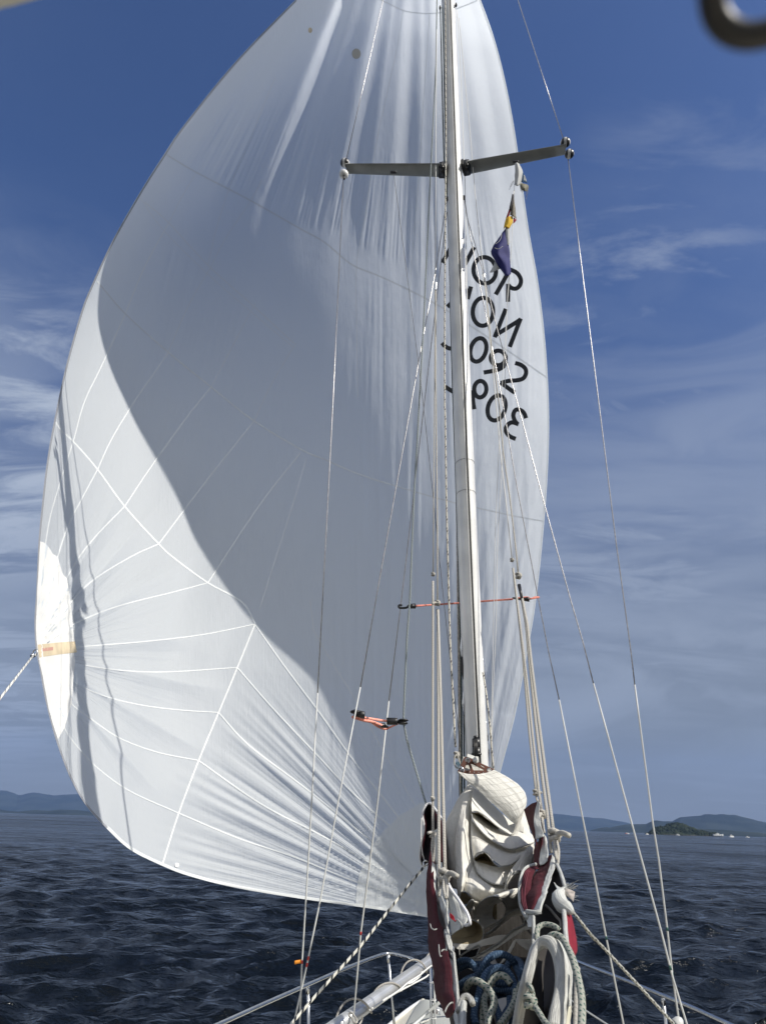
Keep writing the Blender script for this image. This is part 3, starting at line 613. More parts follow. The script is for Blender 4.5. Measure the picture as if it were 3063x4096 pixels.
for r_ in [q1((935, 625), (840, 790), (745, 1005)), q1((1130, 790), (1060, 920), (935, 1160)), q1((1310, 965), (1200, 1150), (1125, 1310)),
 q2((1120, 120), (1200, 260), (1300, 420), (1420, 640), (1600, 950)), q1((1355, 1480), (1290, 1700), (1210, 1950), (1150, 2140)), q2((1110, 0), (1125, 120)),
 [(1612, 42), (1590, 180), (1565, 296), (1500, 600), (1464, 846), (1426, 1064), (1427, 1335), (1431, 1589)], [(1718, 55), (1692, 423), (1675, 719), (1659, 889), (1640, 1161), (1645, 1335), (1645, 1589), (1640, 1960)],
 [(1100, 310), (1000, 560), (930, 720), (870, 900), (832, 1060)], q1((1160, 240), (1110, 335), (1000, 500), (935, 625)), q1((870, 210), (800, 330), (745, 440))]:
    ribbon('seam', [r_], 3.2, m_seam2)
# cross seams
for r_, w_ in [(k1((330, 720), (365, 770), (435, 835), (578, 1000), (738, 1218), (937, 1438), (1032, 1525))+q1((920, 2025), (1070, 2110), (1130, 2205)), 6), (q2((875, 103), (800, 288), (720, 480), (635, 685), (550, 910), (480, 1130)), 7)]:
    ribbon('cross_seam', [r_], w_, m_seam)
h1 = q1((735, 130), (870, 210), (1110, 335), (1330, 460), (1437, 520))+p1_((250, 845), (500, 950), (790, 1085), (1100, 1250))+px('B', [(540, 940), (750, 1080), (1000, 1250), (1245, 1420)])
h2 = q1((430, 690), (555, 835), (745, 1005), (935, 1160), (1125, 1310), (1340, 1440), (1437, 1480))+[(1444, 1900), (1639, 1961), (1820, 2012), (1905, 2031), (2060, 2065), (2178, 2086)]
ribbon('cross_seam', [h1], 6.5, m_stitch); ribbon('cross_seam', [h2], 6, m_stitch)
ribbon('cross_seam', [q1((640, 340), (745, 430), (920, 620), (1110, 790), (1300, 965))], 4.5, m_seam2)
ribbon('cross_seam', [q1((620, 320), (720, 460), (920, 660), (1110, 825), (1300, 985))], 3.0, m_seam2)
ribbon('cross_seam', [[(1523, 0), (1545, 10), (1612, 42), (1670, 52), (1722, 54), (1790, 46), (1850, 26), (1908, 2)]], 5, m_stitch)
# edges
ribbon('foot_tape', [[(a[0]+2.5, a[1]-5) for a in foot_c[8:]]], 13, m_seam, 0.006)
ribbon('leech_tape', [[(a[0]+4, a[1]) for a in leech_c[2:]]], 7, m_leech, 0.006); ribbon('leech_tape', [[(a[0]+4, a[1]-2) for a in foot_c[:9]]], 7, m_leech, 0.006)
ribbon('luff_tape', [[(a[0]-4, a[1]) for a in luff_c[2:-1]]], 7, m_seam2, 0.006)
# corner reinforcements
d4 = lambda *a: px('D', a)
poly_patch('clew_patch', k1((234, 1422), (262, 1430), (290, 1458), (312, 1495), (345, 1520), (355, 1560), (372, 1615), (398, 1645), (412, 1740), (424, 1830), (430, 1920), (442, 2010))+d4((606, 545), (600, 640), (608, 690), (590, 880), (580, 1030), (520, 1230), (470, 1322), (430, 1210), (395, 1080), (358, 890), (325, 720), (300, 600), (292, 500), (288, 300)), m_patch, 0.006, 14)
poly_patch('clew_patch', d4((292, 320), (325, 345), (355, 400), (370, 460), (378, 540), (372, 680), (355, 850), (330, 735), (305, 600), (288, 480)), m_patch, 0.010, 12)
poly_patch('repair_tape', d4((306, 560), (450, 545), (606, 534), (622, 622), (450, 642), (318, 664)), m_tan, 0.016, 12, 'broad tan tape across the clew')
poly_patch('repair_mark', d4((340, 590), (430, 578), (430, 605), (344, 614)), mat('faded_red_tape', (0.50, 0.27, 0.22), 0.7), 0.019, 10)
poly_patch('grey_panel', d4((605, 706), (686, 722), (676, 905), (596, 872)), m_spi, 0.012, 12)
poly_patch('tack_patch', px('P7', [(605, 1158), (612, 1010), (640, 870), (700, 720), (770, 600), (850, 500), (1000, 355), (1180, 250), (1260, 240), (1380, 500), (1400, 1290), (1240, 1262), (900, 1205)]), cloth('tack_patch_nylon', (0.82, 0.845, 0.855), 0.52, bump_k=1.4), 0.006, 9)
def disc(u, v, a, b, m, label=None): poly_patch('repair_patch', [(u+a*math.cos(t*math.pi/8), v+b*math.sin(t*math.pi/8)) for t in range(16)], m, 0.012, 9, label)
disc(1425, 215, 18, 21, mat('grey_patch', (0.45, 0.44, 0.41), 0.8), 'round grey patch'); disc(1241, 121, 8, 11, m_tan, 'small tan patch'); disc(709, 3460, 9, 9, m_patch, 'small white patch near the foot')
# ---- sail letters and numbers (mirrored rows are those printed on the far side)
def ell(cx, cy, rx, ry, tilt=0, a0=0, a1=360, n=28):
    t = math.radians(tilt); o = []
    for i in range(n+1):
        a = math.radians(a0+(a1-a0)*i/n); x, y = rx*math.cos(a), ry*math.sin(a); o.append((cx+x*math.cos(t)-y*math.sin(t), cy+x*math.sin(t)+y*math.cos(t)))
    return o
def glyph(strokes, w=40):
    vs = []; fs = []
    ribs = [px('B', s) for s in strokes]
    for path in ribs:
        p = np.array(path, float)
        if len(p) > 4 and len(p) < 20: p = crspline(p, 6)
        elif len(p) in (3, 4): p = crspline(p, 6)
        d = np.concatenate([[0], np.cumsum(np.hypot(*np.diff(p, axis=0).T))]); k = max(2, int(d[-1]/5)+1); t = np.linspace(0, d[-1], k)
        q = np.stack([np.interp(t, d, p[:, 0]), np.interp(t, d, p[:, 1])], 1); g = np.gradient(q, axis=0)
        if np.hypot(*(p[0]-p[-1])) < 1: g[0] = g[-1] = (q[1]-q[-2])/2
        g /= np.linalg.norm(g, axis=1)[:, None]+1e-9; nx = np.stack([-g[:, 1], g[:, 0]], 1)*w/2.3283/2; b = None
        for i in range(k):
            row = [on_sail(*(q[i]+nx[i]*x), 0.010+0.0006*len(fs) % 0.003) for x in (-1, -0.33, 0.33, 1)]
            if any(r is None for r in row): b = None; continue
            nb = len(vs); vs += row
            if b is not None: fs += [(b+j, b+j+1, nb+j+1, nb+j) for j in range(3)]
            b = nb
    if fs: mesh('sail_letter', vs, fs, m_letter, spin, True)
glyph([[(276, 352), (366, 190)], [(362, 182), (490, 356)], [(486, 366), (572, 205)]])
glyph([ell(670, 422, 105, 123, -8)])
glyph([[(772, 648), (905, 415)], [(905, 414), (965, 443), (1003, 497), (1001, 552), (967, 590), (922, 588), (884, 556)], [(888, 548), (886, 715)]])
glyph([[(322, 762), (400, 690)], [(510, 690), (542, 572)], [(400, 690), (520, 600)]])
glyph([ell(653, 808, 95, 131, 3)])
glyph([[(866, 780), (762, 1046)], [(762, 1032), (1008, 878)], [(1004, 870), (902, 1136)]])
glyph([[(273, 1098), (300, 1128), (345, 1150), (395, 1140)]])
glyph([ell(610, 1163, 72, 112, 16)])
glyph([ell(795, 1238, 69, 68, 0), [(868, 1268), (845, 1315), (800, 1345), (740, 1360), (660, 1374)]])
glyph([[(952, 1285), (1005, 1302), (1045, 1335), (1054, 1380), (1028, 1428), (970, 1446), (890, 1452), (818, 1472)], [(816, 1466), (948, 1562)]])
glyph([[(300, 1505), (380, 1556)]])
glyph([ell(628, 1529, 57, 77, 4), [(560, 1540), (561, 1640), (572, 1716)]])
glyph([ell(780, 1703, 80, 120, 17)])
glyph([[(1054, 1800), (1035, 1752), (1000, 1722), (958, 1722), (936, 1765), (946, 1815), (976, 1858)], [(984, 1856), (925, 1838), (882, 1862), (864, 1910), (885, 1952), (918, 1976), (958, 1992)]])
# clew shackle and sheet
m_steel = mat('stainless_steel', (0.62, 0.63, 0.64), 0.22, 1.0, vary=0.1, vscale=20)
m_spec = rope_mat('white_fleck_line', (0.78, 0.78, 0.74), (0.06, 0.07, 0.09), 0.09, 2, 0.16, 0.006)
t = thing('clew_shackle', P(140, 2618, 4.31), 'small steel shackle at the spinnaker clew on the far left', 'shackle')
g = Geo(); g.ring(P(141, 2612, 4.30), (0.2, 1, 0), 0.022, 0.0045, up=(0, 0, 1), sy=0.7); g.build('bow', m_steel, t)
g = Geo(); g.tube([P(128, 2621, 4.30), P(146, 2618, 4.30)], 0.007, 8, 1); g.ball(P(131, 2621, 4.29), 0.014, 6); g.build('pin', m_steel, t)
g = Geo(); pts = [P(134, 2622, 4.30), P(60, 2718, 3.7), P(0, 2795, 3.45), P(-300, 3250, 2.5)]; g.tube(pts, 0.0062, 10, 1); g.ball(pts[0], 0.014, 6)
tag(g.build('spinnaker_sheet', m_spec, None, origin=pts[0]), 'white flecked sheet leading down from the clew off the left edge', 'rope')

# ================================================================== MAST AND RIGGING
m_alu = mat('anodised_aluminium', (0.76, 0.76, 0.74), 0.34, 0.12, vary=0.14, vscale=3, bump=(40, 0.06, 0.002))
m_alu_d = mat('grey_spreader_aluminium', (0.24, 0.25, 0.245), 0.5, 0.3, vary=0.12, vscale=8)
m_black = mat('black_plastic', (0.012, 0.012, 0.013), 0.38, bump=(50, 0.2, 0.002))
m_dark = mat('dark_rubber', (0.02, 0.02, 0.022), 0.7)
m_wire = mat('rigging_wire', (0.34, 0.33, 0.33), 0.32, 0.8, vary=0.3, vscale=60)
m_pvc = mat('white_wire_cover', (0.55, 0.56, 0.55), 0.45, vary=0.08, vscale=12)
m_line = rope_mat('cream_braid', (0.52, 0.50, 0.45), (0.38, 0.36, 0.33), 0.012, 1, 0.22, 0.0055)
m_thin = mat('thin_white_line', (0.66, 0.66, 0.64), 0.7)
m_hal = rope_mat('black_tracer_halyard', (0.66, 0.63, 0.55), (0.08, 0.08, 0.08), 0.085, 1, 0.42, 0.006, w2=0.03)
m_grn = rope_mat('grey_green_halyard', (0.20, 0.24, 0.25), (0.42, 0.46, 0.46), 0.02, 2, 0.35, 0.006)
m_drk = rope_mat('dark_green_rope', (0.035, 0.06, 0.06), (0.15, 0.18, 0.18), 0.02, 2, 0.3, 0.006)
m_strp = rope_mat('black_and_white_rope', (0.80, 0.79, 0.72), (0.025, 0.03, 0.04), 0.045, 1, 0.34, 0.006)
m_red_c = mat('faded_red_shock_cord', (0.62, 0.22, 0.17), 0.75, vary=0.2, vscale=60)
m_pink = mat('salmon_shock_cord', (0.86, 0.36, 0.28), 0.7, vary=0.15, vscale=60)
m_redtape = mat('red_tape', (0.42, 0.03, 0.02), 0.5); m_grntape = mat('dark_green_tape', (0.01, 0.07, 0.055), 0.5); m_orange = mat('orange_tape', (0.75, 0.27, 0.02), 0.6)

mast_px = [(1775, -560, 4.28), (1792, 0, 4.42), (1819.5, 800, 4.56), (1848, 1600, 4.68), (1879, 2400, 4.76), (1905, 3000, 4.80), (1926, 3500, 4.83), (1952, 4100, 4.86)]
mast_axis = crspline([tuple(P(*p)) for p in mast_px], 8)
base_pt = Vector(mast_axis[-1]); mast = thing('mast', base_pt, 'tall silver aluminium mast with two spreaders, standing before the spinnaker', 'mast')
def section(n=40, a=0.073, b=0.098, e=2.08):
    o = []
    for i in range(n):
        t = 2*math.pi*i/n; c, s = math.cos(t), math.sin(t); o.append((a*math.copysign(abs(c)**(2/e), c), b*math.copysign(abs(s)**(2/e), s)))
    return o
sec = section(); yaw = math.radians(3); vs = []; ns = len(sec)
def maxis(i): return Vector(mast_axis[i])
XA = Vector((math.cos(yaw), math.sin(yaw), 0)); YA = Vector((-math.sin(yaw), math.cos(yaw), 0))
for p in mast_axis:
    for a, b in sec: vs.append(Vector(p)+XA*a+YA*b)
fs = [(i*ns+j, i*ns+(j+1) % ns, (i+1)*ns+(j+1) % ns, (i+1)*ns+j) for i in range(len(mast_axis)-1) for j in range(ns)]
mesh('mast_tube', vs, fs, m_alu, mast, True)
def strip(name, x0, x1, back, deep, m, i0=0, i1=None):
    ax = mast_axis[i0:i1]; v = []; 
    for p in ax:
        c = Vector(p); v += [c+XA*x0+YA*(-back+deep), c+XA*x0-YA*back, c+XA*x1-YA*back, c+XA*x1+YA*(-back+deep)]
    f = [(i*4+j, i*4+j+1, (i+1)*4+j+1, (i+1)*4+j) for i in range(len(ax)-1) for j in range(3)]
    return mesh(name, v, f, m, mast, False)
strip('luff_groove', -0.0065, 0.0065, 0.1005, 0.02, m_dark)
strip('groove_lip', -0.0125, -0.0068, 0.1035, 0.02, m_alu); strip('groove_lip', 0.0068, 0.0105, 0.1025, 0.02, m_alu)
def mast_at(v):
    vv = [a[1] for a in mast_px]; u = np.interp(v, vv, [a[0] for a in mast_px]); Y = np.interp(v, vv, [a[2] for a in mast_px]); return P(u, v, Y)
for v_, s_ in ((2540, -1), (2610, -1), (2760, -1), (2630, 1), (2880, 1), (2940, 1)):       # halyard exits
    a = mast_at(v_)+XA*s_*0.071-YA*0.01; b = mast_at(v_+110)+XA*s_*0.071-YA*0.01; g = Geo(); g.tube([a, a*0.5+b*0.5+XA*s_*0.006, b], [0.004, 0.011, 0.004], 8, 6); g.build('halyard_exit', m_steel if v_ != 2610 else m_dark, mast)
# two hairline joints in the tube
for v_ in (1858, 1980):
    c = mast_at(v_); g = Geo(); g.tube([c+XA*a*1.004+YA*b*1.004 for a, b in sec[20:40]], 0.0012, 5, 1); g.build('joint_line', m_dark, mast)
# spreaders
def spreader(u0, v0, u1, v1, Y0, Y1, side):
    a = P(u0, v0, Y0); b = P(u1, v1, Y1); d = (b-a).normalized(); fwd = (Vector((0, 1, 0))-d*d.y).normalized(); up = d.cross(fwd).normalized(); up = up if up.z > 0 else -up
    v = []; n = 16; K = 8
    for k in range(K+1):
        c = a.lerp(b, k/K); w = 0.075-0.018*k/K; h = 0.021-0.006*k/K
        for j in range(n): t = 2*math.pi*j/n; v.append(c+fwd*w*math.cos(t)+up*h*math.sin(t)*(1+0.2*math.cos(t)))
    f = [(k*n+j, k*n+(j+1) % n, (k+1)*n+(j+1) % n, (k+1)*n+j) for k in range(K) for j in range(n)]+[tuple(range(n)), tuple(K*n+j for j in range(n-1, -1, -1))]
    s = mesh('spreader', v, f, m_alu_d, mast, True)
    g = Geo(); c = a-d*0.01; g.box(c, (d*0.035, fwd*0.062, up*0.034), 0.25); g.box(c-d*0.03+up*0.03, (d*0.012, fwd*0.04, up*0.05), 0.3); g.ball(c-fwd*0.05-up*0.03, 0.022, 6); g.tube([c-fwd*0.06+up*0.04, c-fwd*0.075-up*0.02, c-fwd*0.05-up*0.05], 0.006, 6); g.build('bracket', m_black, s, True)
    return s, a, b, d
m_ballw = mat('white_plastic_ball', (0.72, 0.72, 0.71), 0.35, vary=0.2, vscale=30); 
def tape_ball(name):
    m = mat(name, (0.7, 0.7, 0.69), 0.35); t = m.node_tree; p = t.nodes['Principled BSDF']; co = N(t, 'ShaderNodeTexCoord')
    w = N(t, 'ShaderNodeTexWave'); w.inputs['Scale'].default_value = 6; w.inputs['Distortion'].default_value = 3.5; w.inputs['Detail'].default_value = 1; t.links.new(co.outputs['Object'], w.inputs[0])
    mx = N(t, 'ShaderNodeMix', data_type='RGBA'); mx.inputs[6].default_value = (0.62, 0.62, 0.62, 1); mx.inputs[7].default_value = (0.012, 0.012, 0.014, 1)
    t.links.new(ramp(t, w.outputs['Fac'], 0.42, 0.5), mx.inputs[0]); t.links.new(mx.outputs[2], p.inputs['Base Color']); return m
m_ball = tape_ball('black_taped_ball')
sL, aL, bL, dL = spreader(*fr('C', 730, 316), *fr('C', 135, 306), 4.50, 4.58, -1)
sR, aR, bR, dR = spreader(*fr('C', 897, 300), *fr('C', 1512, 185), 4.50, 4.34, 1)
def ball(f, x, y, Y, r, m, s): c = FP(f, x, y, Y); g = Geo(); g.ball(c, wr(2*r, c), 12); g.build('end_ball', m, s); return c
ball('C', 125, 270, 4.60, 18.5, m_ball, sL); cL = ball('C', 118, 342, 4.52, 19, m_ballw, sL)
ball('C', 1512, 142, 4.36, 20, m_ball, sR); cR = ball('C', 1537, 214, 4.28, 19, m_ball, sR)
g = Geo(); g.tube([FP('C', 118, 352, 4.50), FP('C', 120, 374, 4.50)], 0.009, 8, 1); g.build('wire_grip', m_black, sL)
for x, y, s, Y in ((430, 329, sL, 4.46), (1200, 264, sR, 4.34)): g = Geo(); c = FP('C', x, y, Y); g.box(c, (Vector((0.028, 0, 0)), Vector((0, 0.01, 0)), Vector((0, 0, 0.008))), 0.3); g.build('flag_eye', m_black, s)
# fittings where the lower stays meet the mast
for (f, x, y) in (('P1', 1150, 225), ('P1', 1311, 215), ('L', 165, 85), ('L', 342, 55)):
    c = FP(f, x, y, 4.55 if f == 'P1' else 4.36); g = Geo(); g.ball(c, 0.02, 6, (0.6, 1, 1.3)); g.tube([c+Vector((0, 0, 0.03)), c, c+Vector((0, -0.02, -0.04))], 0.007, 6); g.build('stay_fitting', m_black, mast)
# slide stack at the foot of the groove
g = Geo(); u0, v0 = fr('N', 478, 1730); 
for k, (y0, y1, w) in enumerate(((1720, 1760, 0.013), (1755, 1860, 0.022), (1865, 1990, 0.023), (1935, 1960, 0.030))):
    a = FP('N', 478+k*3, y0, 4.62); b = FP('N', 480+k*3, y1, 4.62); c = (a+b)/2; g.box(c, (XA*w, YA*0.022, (a-b)/2), 0.3)
for x in (462, 480, 498): g.tube([FP('N', x, 1770, 4.585), FP('N', x+4, 2000, 4.585)], 0.0045, 6, 1)
tag(g.build('slide_car', m_black, None), 'black plastic sail slides stacked in the mast groove', 'sail slides')

def rope(name, pts, r, m, label, cat, group=None, seg=8, n=5, smooth=True):
    g = Geo(); g.tube(pts, r, seg, n if smooth else 1); o = g.build(name, m, None, origin=pts[-1]); return tag(o, label, cat, group)
def stay(label, upper, lower, cover_i, tapes=(), flag=None, w=(3.6, 7.0), Ys=(4.5, 4.6), name='shroud', top_w=None):
    """wire with a white plastic tube over its foot; all picture points in photo pixels"""
    pts = line('S', upper+lower, *Ys); iu = len(upper)
    t = thing(name, pts[-1], label, 'shroud', 'wire shrouds holding the mast')
    rw = 0.0038 if top_w is None else top_w
    g = Geo(); g.tube(pts[:iu+1], rw, 8, 1); g.build('wire', m_wire, t)
    if lower: g = Geo(); g.tube(pts[iu-0:], wr(w[1], pts[-2]), 10, 1); g.build('wire_cover', m_pvc, t)
    for u, v, m, hh in tapes:
        for i in range(len(pts)-1):
            qa, qb = (upper+lower)[i], (upper+lower)[i+1]
            if qa[1] <= v <= qb[1]:
                k = (v-qa[1])/(qb[1]-qa[1]); c = pts[i].lerp(pts[i+1], k); d = (pts[i+1]-pts[i]).normalized(); g = Geo(); hm = pxsize(c)*hh/2
                g.tube([c-d*hm, c+d*hm], wr(w[1], pts[-2])*1.12+0.0004, 10, 1); g.build('tape_mark', m, t)
                if flag: g = Geo(); g.box(c+Vector((-0.022, -0.002, 0)), (Vector((0.02, 0.004, 0.003)), Vector((0, 0.0012, 0)), Vector((0, 0, 0.009))), 0.2); g.build('tape_tail', m_orange, t); flag = None
    return t
# --- left side
stay('upper left shroud wire running from the spreader ball out of the top of the picture', [(1620, -380), (1532, 0), (1459, 317), (1386, 632)], [], 0, Ys=(4.38, 4.58), name='shroud')
stay('outer left shroud below the spreader ball, with a red and orange tape mark low down', [(1373, 722), (1332, 1600), (1302, 2177)], [(1270, 2772), (1247, 3200), (1235, 3410), (1208, 3850), (1199, 4100), (1196, 4200)], 0, ((0, 3848, m_redtape, 12),), True, Ys=(4.55, 4.62))
stay('left lower shroud passing the pink shock cord, with two red tape marks near its foot', [(1786, 802), (1744, 1068), (1694, 1335), (1503, 2400)], [(1441, 2749), (1354, 3200), (1281, 3600), (1229, 3852), (1175, 4096), (1160, 4170)], 0, ((0, 3834, m_redtape, 14), (0, 3860, m_redtape, 14)), Ys=(4.62, 4.1))
stay('innermost left shroud crossing the silver pole, one red tape mark above the striped rope', [(1787, 848), (1698, 1600), (1605, 2400)], [(1555, 2804), (1511, 3200), (1443, 3730), (1416, 4045), (1407, 4100), (1400, 4200)], 0, ((0, 3733, m_redtape, 12),), Ys=(4.64, 5.05))
# --- right side
stay('upper right shroud wire running from the right spreader ball up against blue sky', [(1890, -500), (2070, 0), (2160, 275), (2250, 550)], [], 0, Ys=(4.30, 4.35), name='shroud')
stay('outermost right shroud hanging from the right spreader ball, green tape near its foot', [(2271, 637), (2318, 1013), (2391, 1592), (2460, 2150), (2522, 2608)], [(2537, 2739), (2556, 2884), (2609, 3290), (2633, 3439), (2667, 3716), (2688, 3903), (2714, 4086), (2722, 4160)], 0, ((0, 3716, m_grntape, 12), (0, 3900, m_grntape, 18)), Ys=(4.30, 4.3), w=(3.6, 7.5))
stay('middle right shroud slanting widest across the sky, green tape near its foot', [(1855, 802), (1871, 882), (1935, 1102), (1989, 1321), (2065, 1600), (2181, 2036), (2281, 2400), (2329, 2564)], [(2372, 2734), (2435, 2961), (2554, 3400), (2643, 3726), (2690, 3914), (2745, 4096), (2765, 4160)], 0, ((0, 3872, m_grntape, 16),), Ys=(4.52, 4.0), w=(3.6, 8.0))
stay('inner right shroud, nearest the sail cover, one green tape mark above the speckled rope', [(1857, 790), (1877, 930), (1943, 1262), (2007, 1600), (2062, 1922), (2151, 2391), (2193, 2608)], [(2235, 2799), (2314, 3198), (2355, 3400), (2424, 3755), (2492, 4096), (2505, 4170)], 0, ((0, 3752, m_grntape, 12),), Ys=(4.60, 4.85), w=(3.6, 7.0))
# inner stay behind the mast; it throws the thinner of the two shadows on the sail
t = thing('inner_stay', P(1846, 3600, 5.62), 'thick stay close behind the mast, throwing the thinner shadow on the sail', 'stay'); g = Geo(); g.tube([P(1800, -300, 4.52), P(1846, 3600, 5.56)], 0.012, 10, 1); g.build('wire', m_wire, t)

# --- halyards and control lines
def knot(name, c, s, m, parent=None, tail=None, axis=(0, 0, 1)):
    c = Vector(c); g = Geo(); r = s*0.33
    g.ring(c+Vector((0, 0, s*0.35)), (0.3, 0.2, 1), s*0.62, r, 14, 8); g.ring(c-Vector((0, 0, s*0.25)), (-0.4, 0.1, 1), s*0.66, r, 14, 8); g.ring(c, (1, 0.3, 0.35), s*0.7, r, 14, 8)
    if tail is not None: g.tube([c, c+(Vector(tail)-c)*0.5+Vector((0, 0, s*0.3)), Vector(tail)], r*1.05, 8, 5)
    return g.build(name, m, parent)
halg = 'lines running up the mast'
rope('halyard', [P(u, v, Y) for u, v, Y in ((1747, -400, 4.3), (1747, 0, 4.35), (1743, 254, 4.4), (1735, 423, 4.4), (1720, 719, 4.45), (1694, 1292, 4.5), (1677, 1600, 4.5), (1668, 1775, 4.5), (1655, 1987, 4.5), (1639, 2400, 4.5), (1627, 2554, 4.5), (1613, 2884, 4.5), (1627, 2960, 4.5), (1699, 3200, 4.45), (1712, 3240, 4.4))], 0.0062, m_grn, 'grey green line pulled aside by the black cord end, left of the mast', 'rope', halg, smooth=False)
rope('halyard', [P(u, v, Y) for u, v, Y in ((1779, -400, 4.2), (1780, 0, 4.25), (1781, 217, 4.3), (1783, 542, 4.36), (1781, 800, 4.4), (1778, 1250, 4.44), (1778, 1600, 4.46), (1780, 1669, 4.46), (1785, 2008, 4.46), (1795, 2400, 4.46), (1801, 2596, 4.44), (1814, 2850, 4.42), (1821, 2988, 4.4))], 0.0066, m_hal, 'cream halyard with black flecks hanging down to the shackle at the mast foot', 'rope', halg)
rope('halyard', [P(u, v, Y) for u, v, Y in ((1760, 30, 4.36), (1776, 650, 4.5), (1790, 830, 4.6), (1808, 1500, 4.7), (1822, 1900, 4.76), (1838, 2400, 4.8), (1844, 2700, 4.8), (1846, 3000, 4.8), (1846, 3180, 4.8))], 0.0065, m_drk, 'dark green rope lying close along the left edge of the mast', 'rope', halg)
rope('halyard', [P(u, v, Y) for u, v, Y in ((1769, 30, 4.34), (1783, 650, 4.5), (1796, 900, 4.6), (1814, 1500, 4.7), (1830, 2000, 4.76), (1851, 2620, 4.8), (1855, 3000, 4.8), (1857, 3180, 4.8))], 0.0055, m_drk, 'second dark rope between the green one and the mast side', 'rope', halg)
rope('halyard', [P(u, v, Y) for u, v, Y in ((1931, 2690, 4.62), (1945, 2780, 4.55), (1958, 2900, 4.5), (1966, 3000, 4.5), (1974, 3085, 4.5))], 0.0060, m_hal, 'brown flecked halyard end leaving the right side of the mast low down', 'rope', halg)
rope('flag_line', [P(u, v, Y) for u, v, Y in ((1574, 694, 4.48), (1639, 1187, 4.48), (1683, 1538, 4.48), (1723, 1902, 4.5), (1774, 2400, 4.5), (1805, 2681, 4.55), (1841, 2990, 4.6))], 0.0022, mat('thin_dark_wire', (0.07, 0.07, 0.08), 0.6), 'thin dark line from the middle of the left spreader to the mast foot', 'line')
rope('flag_line', [P(u, v, Y) for u, v, Y in ((1835, 72, 4.36), (1859, 325, 4.42), (1877, 506, 4.45), (1902, 800, 4.5), (1933, 1085, 4.5))], 0.0032, m_thin, 'thin line right of the mast leading down to a joint over the letters', 'line', 'lazy jack lines')
rope('flag_line', [P(u, v, Y) for u, v, Y in ((1826, 40, 4.4), (1838, 200, 4.45), (1845, 361, 4.5), (1855, 640, 4.55), (1860, 780, 4.6), (1870, 1300, 4.6), (1890, 1900, 4.7), (1903, 2300, 4.7))], 0.0030, m_thin, 'thin line hugging the right edge of the mast', 'line')
def loose(name, pts): rope(name, [P(*p) for p in pts[0]], pts[1], m_thin, pts[2], 'line', pts[3] if len(pts) > 3 else None)
loose('flag_line', ([(2057, 735, 4.36), (2050, 891, 4.37), (2039, 1072, 4.38), (2028, 1200, 4.4), (2017, 1600, 4.42), (2005, 1896, 4.45), (1990, 2150, 4.47), (1983, 2500, 4.5), (1970, 2800, 4.5), (1966, 3080, 4.5)], 0.0020, 'pale thread hanging from the flags, the right one of two', 'flag halyards below the right spreader'))
loose('flag_line', ([(2054, 760, 4.36), (2044, 1000, 4.37), (2026, 1250, 4.4), (2004, 1600, 4.42), (1990, 1896, 4.45), (1980, 2150, 4.47), (1973, 2500, 4.5), (1966, 2800, 4.5), (1962, 3080, 4.5)], 0.0020, 'pale thread hanging from the flags, the left one of two', 'flag halyards below the right spreader'))
# lazy jacks: thin line, joint, then the lines that hold up the sail cover
LG = 'lazy jack lines'
def lj(pts, r, m, label): return rope('lazy_jack_line', [P(*p) for p in pts], r, m, label, 'line', LG, smooth=False)
lj([(1748, -100, 4.35), (1743, 423, 4.4), (1742, 700, 4.45), (1741, 1115, 4.5)], 0.0036, m_thin, 'thin white line left of the mast, above the small joint level with the letters')
g = Geo(); c = P(1741, 1135, 4.5); g.tube([c+Vector((0, 0, 0.05)), c+Vector((0, 0, 0.0)), c-Vector((0, 0, 0.08))], [0.004, 0.016, 0.009], 10, 5); tag(g.build('line_joint', m_steel), 'small metal eye joining the white lines left of the mast', 'fitting')
lj([(1740, 1150, 4.5), (1738, 1500, 4.5), (1734, 2000, 4.4), (1732, 2288, 4.35)], 0.0038, m_line, 'white line left of the mast ending in a knot above the red shock cord')
knot('knot', P(1732, 2297, 4.34), 0.016, m_line).name = 'knot'; 
lj([(1731, 2325, 4.33), (1731, 2400, 4.3), (1730, 2800, 4.15), (1730, 3189, 3.95), (1731, 3330, 3.9)], 0.0072, m_line, 'thick cream line at far left of the group above the left cover flap')
lj([(1743, 1150, 4.5), (1742, 1500, 4.45), (1749, 2135, 4.2), (1749, 2400, 4.1)], 0.0050, m_line, 'white line beside it, tied off at the red shock cord')
lj([(1750, 2440, 4.05), (1752, 2800, 3.85), (1754, 3200, 3.6), (1755, 3420, 3.5), (1756, 3580, 3.4)], 0.0074, m_line, 'cream line running down the middle of the left group to the frayed cover edge')
lj([(1751, 2440, 4.05), (1762, 2800, 3.75), (1772, 3200, 3.45), (1777, 3400, 3.35), (1780, 3500, 3.3)], 0.0078, m_line, 'cream line at the right of the left group, ending in the big knot')
lj([(1937, 1123, 4.5), (1960, 1377, 4.5), (1982, 1600, 4.5), (2003, 1837, 4.5), (2020, 1981, 4.45), (2046, 2232, 4.4)], 0.0040, m_thin, 'thin line from the joint over the letters to the small knot')
lj([(1939, 1123, 4.5), (1968, 1415, 4.5), (1993, 1600, 4.45), (2012, 1812, 4.4), (2037, 1981, 4.3), (2062, 2192, 4.2), (2072, 2295, 4.15)], 0.0052, m_line, 'cream line right of the mast ending in the larger round knot')
g = Geo(); c = P(1934, 1100, 4.5); g.tube([c+Vector((0, 0, 0.06)), c, c-Vector((0, 0, 0.08))], [0.004, 0.017, 0.009], 10, 5); tag(g.build('line_joint', m_steel), 'small metal eye joining the lines over the sail letters', 'fitting')
lj([(2050, 2273, 4.36), (2077, 2500, 4.3), (2092, 2642, 4.25), (2116, 2932, 4.1), (2135, 3100, 4.05), (2142, 3156, 4.0)], 0.0068, m_line, 'cream line at far left of the right group, knotted at the top of the cover')
